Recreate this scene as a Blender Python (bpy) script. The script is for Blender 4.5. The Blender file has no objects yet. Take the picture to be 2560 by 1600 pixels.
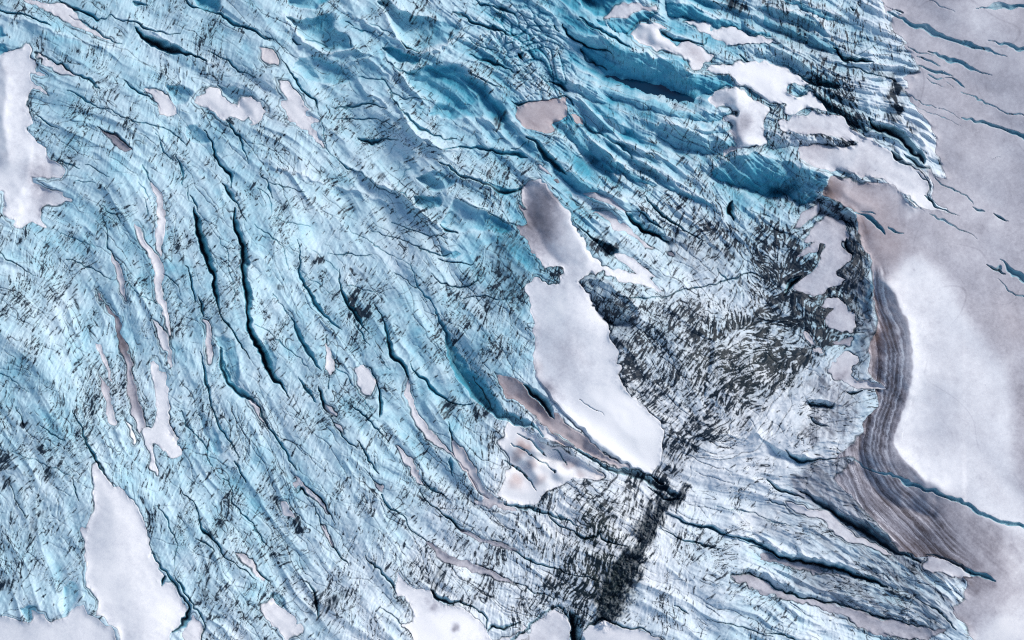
import bpy, math
import numpy as np

# ------------------------------------------------------------------ camera, sky, sun, exposure
S = bpy.context.scene
SX, SY = 2560.0, 1600.0                 # the photograph's pixels: features are traced in them
PITCH = math.radians(63.0)              # camera looks down on the glacier from a drone
HF = math.radians(50.0)
CAMH = 245.0
cam_d = bpy.data.cameras.new('camera')
cam_d.sensor_width = 36.0
cam_d.lens = 18.0 / math.tan(HF / 2)
cam_d.clip_end = 20000.0
cam = bpy.data.objects.new('camera', cam_d)
S.collection.objects.link(cam)
cam.location = (0.0, 0.0, CAMH)
cam.rotation_euler = (math.pi / 2 - PITCH, 0.0, 0.0)
S.camera = cam

SUN_AZ = math.radians(58.0)             # compass direction the light comes from (0 = +y, clockwise)
SUN_EL = math.radians(38.0)
w = bpy.data.worlds.new('World'); S.world = w; w.use_nodes = True
nt = w.node_tree; nt.nodes.clear()
sky = nt.nodes.new('ShaderNodeTexSky'); sky.sky_type = 'NISHITA'; sky.sun_disc = False
sky.sun_elevation = SUN_EL; sky.sun_rotation = SUN_AZ
bg = nt.nodes.new('ShaderNodeBackground'); bg.inputs['Strength'].default_value = 0.085
wo = nt.nodes.new('ShaderNodeOutputWorld')
nt.links.new(sky.outputs[0], bg.inputs['Color']); nt.links.new(bg.outputs[0], wo.inputs['Surface'])
sl = bpy.data.lights.new('sun', 'SUN'); sl.energy = 1.6; sl.angle = math.radians(15.0); sl.color = (1.0, 0.95, 0.89)
so = bpy.data.objects.new('sun', sl); S.collection.objects.link(so)
dx_, dy_ = math.sin(SUN_AZ) * math.cos(SUN_EL), math.cos(SUN_AZ) * math.cos(SUN_EL)
from mathutils import Vector
so.rotation_euler = Vector((-dx_, -dy_, -math.sin(SUN_EL))).to_track_quat('-Z', 'Y').to_euler()
so.location = (60, 60, 120)
vs = S.view_settings
vs.view_transform = 'Standard'; vs.look = 'None'; vs.gamma = 1.0; vs.exposure = 0.74
S.render.engine = "CYCLES"; S.cycles.use_denoising = False
S.render.engine = "CYCLES"; S.cycles.filter_width = 1.1

# ------------------------------------------------------------------ traced layout
# each line: tile column, tile row | points inside that tile (tile = 640x400 px of the photo seen 3.78x)
Z = 3.78
def P(tx, ty, s):
    a = np.array([[float(q) for q in p.split(',')] for p in s.split()])
    a[:, 0] = tx * 640 + a[:, 0] / Z
    a[:, 1] = ty * 400 + a[:, 1] / Z
    return a[:, :2]
# snow patches: (tile x, tile y, outline, tone 0 white..1 dark, pink 0..1, crown m, label)
SNOW = [
(0,0,"-300,530 0,530 60,525 110,470 205,440 245,380 270,430 300,500 340,600 350,660 430,722 310,700 290,745 320,800 380,850 470,900 380,860 275,840 262,900 266,1040 300,1130 310,1165 260,1200 262,1250 340,1320 430,1380 440,1430 490,1512 560,1532 610,1592 620,1642 590,1692 500,1697 300,1690 430,1797 560,1812 640,1862 670,1907 500,1937 420,1962 390,2012 410,2082 460,2150 290,2117 200,2152 130,2092 50,2042 30,1962 40,1900 0,1812 -300,1812",.12,0,.8,"large white snow patch with grey lobes on the left edge of the ice"),
(0,0,"1385,850 1520,870 1590,920 1650,990 1670,1060 1600,1095 1510,1075 1470,980 1440,930",.1,.25,.3,"small rounded white snow patch left of the wavy edged one"),
(0,0,"1890,860 2050,845 2120,900 2180,950 2240,970 2280,930 2300,890 2419,950 2479,1010 2494,1080 2450,1150 2400,1185 2330,1140 2200,1110 2120,1120 1990,1060 1900,1010 1860,960",.1,.2,.6,"white snow patch with a wavy upper edge under blue hollows"),
(1,0,"20,460 100,465 170,510 200,570 190,600 135,610 70,560 40,500",.2,.5,.2,"tiny pinkish snow patch above the tongue of snow by the straight crack"),
(1,0,"205,770 290,780 380,850 420,900 450,980 500,1030 480,1080 550,1150 520,1190 560,1260 610,1320 640,1390 560,1330 480,1260 400,1190 300,1130 265,1050 225,950 290,930 240,870 210,810",.12,.3,.4,"tongue of white snow beside the straight dark crack"),
(0,0,"160,-40 420,10 600,30 700,110 780,220 900,280 1000,350 1050,378 980,358 870,305 720,245 640,215 560,150 480,100 380,60 280,20",.2,.2,.2,"thin streak of old snow sloping down the pale ice at the top left"),
(0,0,"340,510 420,550 560,610 640,670 725,722 600,695 500,640 400,600 350,560",.2,.2,.1,"short sliver of snow right of the large left edge patch"),
(0,0,"930,1220 1040,1260 1150,1310 1200,1370 1240,1415 1150,1415 1060,1350 1030,1290",.75,.2,-.4,"dirty brown snow in a small eye shaped pit"),
(2,0,"870,160 950,90 1040,40 1180,20 1250,60 1350,55 1360,100 1270,90 1150,120 1050,160 900,182",.32,0,.8,"grey blue snow cap on top of a blue ice cliff, highest in the icefall"),
(2,0,"1100,320 1200,250 1290,215 1400,235 1470,265 1400,290 1430,330 1500,400 1550,450 1600,400 1680,400 1760,440 1850,490 1900,520 1870,570 1790,600 1780,660 1700,620 1560,520 1400,470 1260,430 1180,370",.2,.1,.8,"peaked snow drift with a grey hollow above the long blue ice cliff"),
(2,0,"1620,200 1700,190 1760,215 1830,210 1870,270 1950,275 2050,260 2160,290 2230,320 2330,350 2450,370 2520,420 2400,428 2200,432 2000,420 1890,370 1820,330 1740,260",.15,0,.5,"long smooth snow shelf under the ribbed ice ridges"),
(2,0,"1800,675 1920,610 2050,635 2110,580 2250,590 2419,590 2600,640 2720,740 2800,780 2770,800 2640,795 2610,850 2680,885 2780,870 2860,890 2900,960 3010,1012 2950,1040 2780,1020 2690,1040 2640,1080 2580,1030 2600,960 2419,940 2300,890 2130,800 2090,760 2000,722 1850,685",.06,0,.6,"bright snow basin with ragged ice blocks along its right side"),
(2,0,"2110,810 2200,860 2300,930 2400,990 2425,1030 2400,1100 2370,1160 2360,1260 2385,1350 2340,1390 2280,1400 2200,1390 2080,1440 2010,1480 2060,1400 2100,1330 2060,1270 2030,1230 2085,1180 2000,1120 2050,1090 2100,1045 1950,1010 1870,990 1840,950 1900,880 2000,840",.2,0,1.2,"pyramid shaped snow drift with a sharp crest below the bright basin"),
(3,0,"120,1140 260,1110 350,1110 420,1065 520,1070 650,1090 760,1130 790,1180 780,1230 850,1290 980,1340 1090,1410 1190,1460 1240,1530 1390,1590 1450,1640 1500,1700 1530,1760 1500,1850 1560,1930 1730,2010 1430,1975 1360,1940 1340,1840 1260,1820 1150,1750 1100,1710 900,1670 750,1640 600,1620 450,1590 330,1520 300,1392 600,1397 880,1357 700,1320 560,1300 300,1280 150,1240",.2,.15,.5,"long snow apron below the black canyon, edged by a broken ice rib"),
(2,0,"40,985 290,960 480,920 510,960 515,1020 500,1110 430,1130 370,1180 410,1240 330,1250 200,1210 50,1130 20,1080",.4,.7,.2,"pinkish grey snow patch crossed by grey ice bands"),
(2,0,"500,1055 600,1100 665,1175 560,1125",.45,.7,.1,"small pink sliver of snow next to the pinkish grey patch"),
(0,1,"1440,225 1500,290 1550,430 1557,520 1534,545 1537,640 1537,760 1525,905 1490,830 1463,720 1468,620 1500,540 1490,450 1450,350 1420,260",.12,.3,-.3,"snow filled crevasse bent in the middle, tallest thin strip on the left ice"),
(0,1,"1295,590 1350,680 1400,790 1480,880 1540,980 1553,1100 1530,1160 1530,1260 1580,1380 1605,1620 1585,1625 1540,1430 1490,1320 1458,1200 1458,1060 1430,930 1370,830 1305,720",.14,.3,-.3,"long wavy snow filled crevasse curving down the pale blue ice"),
(0,1,"1055,880 1120,980 1160,1080 1190,1200 1215,1315 1170,1290 1120,1180 1080,1050 1053,950",.25,.4,-.3,"narrow snow filled slot left of the wavy snow filled crevasse"),
(0,1,"905,1185 960,1270 1000,1350 1070,1420 1130,1500 1152,1560 1177,1680 1212,1810 1243,1920 1247,2030 1287,2170 1312,2290 1357,2420 1370,2500 1335,2585 1280,2470 1250,2360 1220,2210 1193,2030 1183,1930 1130,1800 1098,1610 1083,1500 1030,1420 960,1330",.55,.4,-.5,"long crevasse filled with grey snow that turns white at its foot"),
(0,2,"895,225 960,270 1000,350 1022,440 1052,540 1064,595 1018,510 978,430 938,330 908,275",.2,.4,-.2,"short thin snow strip, upper of two beside the grey filled crevasse"),
(0,2,"878,440 930,510 1000,590 1047,670 1052,790 1072,870 1102,990 1050,992 1013,920 998,800 983,680 958,580 918,500",.4,.4,-.2,"snow strip grey above and white below, lower of two beside the grey filled crevasse"),
(0,2,"1420,0 1480,20 1550,80 1592,160 1612,260 1625,330 1612,455 1588,380 1592,310 1548,300 1518,200 1498,100 1448,40",.12,.3,-.2,"ragged snow sliver just above the forked white patch"),
(0,2,"1470,370 1500,420 1510,470 1570,520 1592,620 1597,750 1602,950 1642,1080 1692,1200 1697,1290 1620,1312 1550,1250 1490,1170 1450,1200 1460,1330 1477,1480 1430,1430 1410,1280 1380,1130 1345,1050 1380,1000 1440,1020 1465,900 1440,560 1437,440",.08,.1,.3,"forked white snow patch with a thin left leg in the middle of the left ice"),
(0,2,"1188,930 1230,1000 1270,1080 1283,1140 1250,1172 1230,1100 1200,1020",.12,.4,.1,"small drop shaped snow patch left of the forked one"),
(0,2,"1940,0 1980,20 1995,110 2018,260 2005,390 1968,405 1958,250 1937,120",.2,.4,-.2,"slim snow filled slot left of the blue stepped crevasse"),
(0,3,"866,-140 930,-160 980,-80 1040,0 1060,50 1130,60 1200,130 1270,200 1300,270 1350,350 1370,470 1390,560 1400,690 1470,760 1510,860 1555,900 1530,960 1600,940 1660,980 1700,1080 1740,1180 1778,1230 1750,1320 1700,1390 1650,1420 1600,1520 1580,1900 1100,1900 1130,1520 1090,1400 1010,1370 990,1290 910,1250 930,1130 840,1030 800,980 800,850 802,650 790,580 750,480 757,443 803,456 820,380 870,270 885,200 868,50",.1,.1,.8,"biggest white snow tongue tapering upward at the bottom left"),
(0,3,"-300,1290 0,1290 100,1320 280,1335 310,1230 400,1290 480,1335 600,1290 700,1200 780,1170 820,1240 900,1275 980,1375 1050,1400 1095,1500 1080,1900 -300,1900",.1,.1,.5,"flat snow bank filling the bottom left corner"),
(0,3,"1840,1270 1890,1340 1912,1420 1900,1520 1860,1640 1780,1620 1740,1440 1760,1340",.12,.25,.6,"egg shaped snow mound right of the black gap at the bottom"),
(1,3,"50,1190 100,1170 145,1120 200,1180 300,1260 380,1320 400,1380 440,1350 452,1440 320,1480 280,1530 200,1430 90,1330 48,1250",.15,.25,.3,"snow patch under a dark overhang near the bottom edge, alone between two cracks"),
(1,3,"1330,895 1420,960 1540,1010 1660,1040 1690,1130 1800,1190 1930,1200 2020,1290 2120,1350 2190,1440 2230,1505 2419,1470 2560,1400 2500,1900 1450,1900 1500,1512 1440,1430 1390,1370 1480,1330 1460,1200 1400,1100 1338,1080",.04,.1,.5,"white snow slope with dark smudges below the combed striped ice"),
(2,3,"130,1470 280,1330 380,1250 450,1240 500,1260 540,1340 570,1420 553,1512 560,1900 -60,1900 40,1540",.12,.25,.9,"domed snow mound left of the black gully at the bottom"),
(2,3,"650,1480 750,1370 830,1350 900,1340 980,1370 1060,1400 1150,1400 1250,1420 1320,1470 1420,1560 1400,1900 660,1900",.12,.25,.8,"domed snow mound right of the black gully at the bottom"),
(1,2,"672,190 690,235 720,270 735,350 750,410 740,460 700,505 680,440 673,360",.12,.3,-.1,"upright snow sliver above the oval snow patch"),
(1,2,"930,450 1000,450 1070,480 1110,550 1140,580 1112,660 1070,710 1020,690 970,620 950,540 925,490",.1,.2,.3,"oval snow patch in a dark rimmed pit"),
(1,2,"1417,550 1450,640 1490,760 1540,880 1620,1010 1700,1110 1780,1200 1850,1280 1905,1345 1800,1262 1720,1205 1620,1135 1550,1045 1500,940 1458,850 1427,740 1413,640",.22,.4,-.3,"long curved crevasse filled with pale snow, ending at the second filled slot"),
(1,2,"1840,1115 1920,1180 1990,1280 2060,1380 2120,1512 2200,1630 2310,1700 2419,1760 2490,1805 2419,1812 2250,1770 2110,1755 2070,1710 2150,1680 2050,1560 1980,1440 1900,1330 1855,1230",.22,.45,-.2,"wedge of pinkish snow widening down to the foot of the pink slope"),
(1,2,"1345,1180 1420,1260 1480,1340 1520,1420 1580,1512 1625,1565 1540,1530 1470,1440 1398,1340 1358,1260",.22,.4,-.2,"small tapering snow strip left of the long curved filled crevasse"),
(1,2,"0,780 40,860 105,985 70,970 10,890 -80,760",.25,.3,-.2,"thin snow sliver in the head of a long diagonal crack"),
(1,2,"350,1430 420,1512 500,1600 600,1700 680,1800 692,1840 620,1780 540,1690 440,1600 370,1600 400,1540",.22,.4,-.2,"snow wedge with a dark notch at its head, low on the blue ice"),
(1,2,"650,780 700,815 755,885 730,905 680,855",.2,.3,-.1,"tiny snow lens in a dark slot right of the blue crack"),
(1,2,"715,975 780,1010 825,1070 790,1082 740,1035",.15,.3,-.1,"tiny white snow lens below the dark slot"),
(1,3,"250,205 300,240 350,310 362,365 300,340 248,310",.25,.2,.1,"small grey white patch with a dark green tail"),
(1,3,"618,425 680,480 712,550 750,640 735,640 690,555 640,495",.3,.3,-.2,"small grey snow lens on the long cracked line near the bottom"),
(1,3,"1585,585 1700,648 1850,708 2000,768 2150,850 2300,910 2419,968 2490,1005 2300,952 2100,893 1950,822 1800,772 1700,702 1618,645",.5,.2,-.3,"lower of two grey snow bands curving across the striped ice"),
(1,3,"1915,445 2050,488 2200,568 2330,620 2460,675 2350,662 2200,603 2050,545 1935,485",.48,.2,-.3,"upper of two grey snow bands curving across the striped ice"),
(1,3,"1125,25 1180,60 1195,115 1158,90",.45,.3,-.1,"tiny grey snow lens at the head of the central diagonal crack"),
(0,3,"2230,680 2300,710 2380,778 2425,825 2500,935 2480,940 2380,845 2280,772",.3,.35,-.1,"thin snow strip along a crack above the overhang patch"),
(2,1,"100,270 200,212 320,190 352,230 382,290 422,360 500,440 560,500 590,580 620,630 680,700 700,760 700,840 760,920 830,1000 880,1030 1000,1050 1180,1072 1060,1010 960,912 1030,880 1100,920 1200,980 1280,1040 1352,1090 1290,1102 1330,1170 1384,1245 1200,1185 1000,1150 850,1085 720,1070 640,1118 638,1150 700,1230 780,1320 782,1400 830,1460 870,1512 922,1612 888,1662 940,1722 980,1802 992,1882 968,1932 1022,1972 1014,2052 1050,2122 1150,2202 1230,2302 1290,2382 1370,2442 1400,2522 1432,2572 1422,2692 1432,2812 1400,2872 1340,2932 1300,2982 1190,2942 1100,2925 1000,2842 840,2732 700,2592 600,2482 460,2372 390,2312 320,2212 260,2112 240,2052 200,1932 198,1812 215,1712 188,1612 215,1552 188,1500 170,1430 150,1300 118,1240 170,1160 230,1135 405,1165 430,1100 490,1080 495,1030 440,1000 330,990 250,910 180,830 110,720 45,640 60,610 110,600 130,540 90,470 70,400 130,435 90,350",.1,0,1.0,"great central snow tongue, grey at its head and brilliant white at its foot"),
(2,2,"-160,490 -80,520 0,540 110,580 150,610 200,700 300,830 400,870 450,900 520,980 700,1100 840,1232 1000,1345 1110,1425 1050,1425 900,1355 780,1295 600,1195 400,1075 280,985 130,865 60,800 -30,750 -70,690 -110,600",.6,.5,.2,"dark brownish wedge of snow with a black stain left of the central tongue"),
(2,2,"-60,1080 -110,1140 -80,1230 -20,1300 0,1400 -50,1430 -60,1512 -100,1600 -130,1650 -20,1740 100,1745 200,1750 260,1720 300,1660 380,1610 500,1560 600,1512 700,1502 890,1490 760,1392 600,1292 450,1212 320,1152 200,1092 110,1022 0,972 -60,1000",.0,.15,.4,"creamy white slope stained pink and brown below the turquoise crevasse"),
(2,2,"215,975 300,1010 420,1090 560,1180 600,1205 500,1200 330,1122 240,1062",.1,.3,.1,"thin creamy snow strip between the brown wedge and the slate blue slot"),
(2,1,"235,25 330,110 430,200 510,290 560,350 620,420 720,490 870,490 950,500 1000,560 1080,600 1150,680 1200,740 1300,820 1345,842 1280,842 1200,772 1100,692 1020,642 930,632 920,570 850,540 780,512 680,472 600,402 530,322 460,252 380,182 300,102",.25,.2,-.1,"snow ribbon winding between two blue ice ridges above the central tongue"),
(2,1,"675,300 760,288 850,330 940,370 1010,430 1090,497 1000,462 850,392 740,342",.38,.1,.1,"grey snow lens caught under the dark blue trough"),
(2,1,"1455,868 1510,868 1538,912 1490,908",.6,.1,-.1,"tiny grey snow pocket at the end of the winding ribbon"),
(3,1,"330,750 400,690 460,600 560,540 650,570 720,640 745,720 740,790 690,770 678,820 720,870 790,920 770,970 700,1010 655,1090 725,1150 620,1210 520,1270 420,1290 300,1250 228,1210 300,1130 390,1060 490,960 490,920 542,830 482,800 470,870 380,880 280,912 250,895 400,802 435,775 350,782",.42,0,.6,"grey blue snow pocket wrapped round a black spur"),
(3,1,"245,640 280,560 350,480 450,420 490,395 470,520 380,590 300,640",.38,.1,.3,"narrow snow pocket under the dark fluted cliff"),
(3,1,"475,1385 560,1320 640,1310 720,1350 760,1420 820,1470 825,1560 810,1625 640,1615 530,1510 560,1460 615,1412 540,1420",.36,.1,.3,"snow pocket below the grey blue one, split by a black tooth"),
(3,2,"318,140 350,112 430,170 442,222 395,222",.05,.6,.1,"tiny bright cream snow scrap on the black debris, upper of two"),
(3,2,"428,268 480,288 515,335 440,315",.05,.6,.1,"tiny bright cream snow scrap on the black debris, lower of two"),
(3,2,"565,490 640,380 740,325 830,330 847,380 800,400 760,430 780,500 850,560 950,570 1050,610 1115,662 950,662 850,642 700,592 600,552",.2,.4,.4,"hook shaped snow patch grey above and cream below, by the brown slope"),
(3,2,"625,222 720,180 793,172 782,222 720,257 640,257",.45,.4,.1,"small mauve snow patch just above the hook shaped one"),
(3,3,"145,200 300,230 440,280 560,310 680,400 830,520 1000,600 1155,682 1155,712 1000,662 850,602 760,582 600,472 480,392 300,312 200,262",.25,.2,.1,"long tapering snow strip beside the dark teal crevasse at the lower right"),
(3,3,"1505,700 1640,730 1750,790 1880,850 1945,922 1900,942 1750,922 1600,882 1455,832 1500,762",.22,.2,.2,"lens of clean snow among the banded ice at the lower right"),
(2,3,"2235,640 2330,692 2419,700 2620,742 2820,802 2970,872 3070,912 2920,884 2770,852 2570,802 2419,768 2320,725",.5,.2,-.3,"upper of two snow filled troughs in the lower right ridges"),
(2,3,"2085,895 2200,885 2310,920 2419,970 2480,1022 2620,1082 2770,1102 3020,1162 3220,1212 3420,1272 3550,1302 3720,1342 3920,1402 4120,1395 3920,1492 3720,1472 3420,1452 3270,1372 3180,1312 3020,1252 2820,1182 2700,1152 2520,1112 2419,1085 2240,1000",.52,.15,-.3,"long grey snow filled trough, lowest of the lower right ridges"),
]
# the great snowfield on the right (structure)
FIELD = P(3,0,"1060,-1500 1080,0 1180,90 1250,130 1145,160 1145,260 1190,330 1300,380 1290,430 1330,480 1400,600 1422,680 1300,722 1335,820 1290,850 1400,1000 1480,1130 1560,1230 1580,1370 1610,1512 1690,1662 1560,1640 1480,1560 1540,1690 1560,1800 1560,1900 1730,2010 1560,1990 1430,1975 1340,1960 1270,1840 1150,1752 900,1730 750,1680 600,1690 560,1722 510,1850 650,1890 740,1960 820,2002 850,2152 840,2192 880,2272 900,2362 960,2412 980,2512 970,2632 985,2720 1010,2880 1040,3024 1020,3164 960,3264 965,3424 980,3554 1100,3684 1000,3690 1045,3844 900,3974 905,4104 610,4324 750,4314 830,4354 760,4400 620,4540 800,4700 900,4800 1050,4960 1270,5200 1500,5256 1780,5336 1900,5390 2000,5430 1780,5466 1900,5500 1860,5600 1830,5700 1720,5816 1940,6048 2200,7200 4500,7200 4500,-1500")
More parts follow.
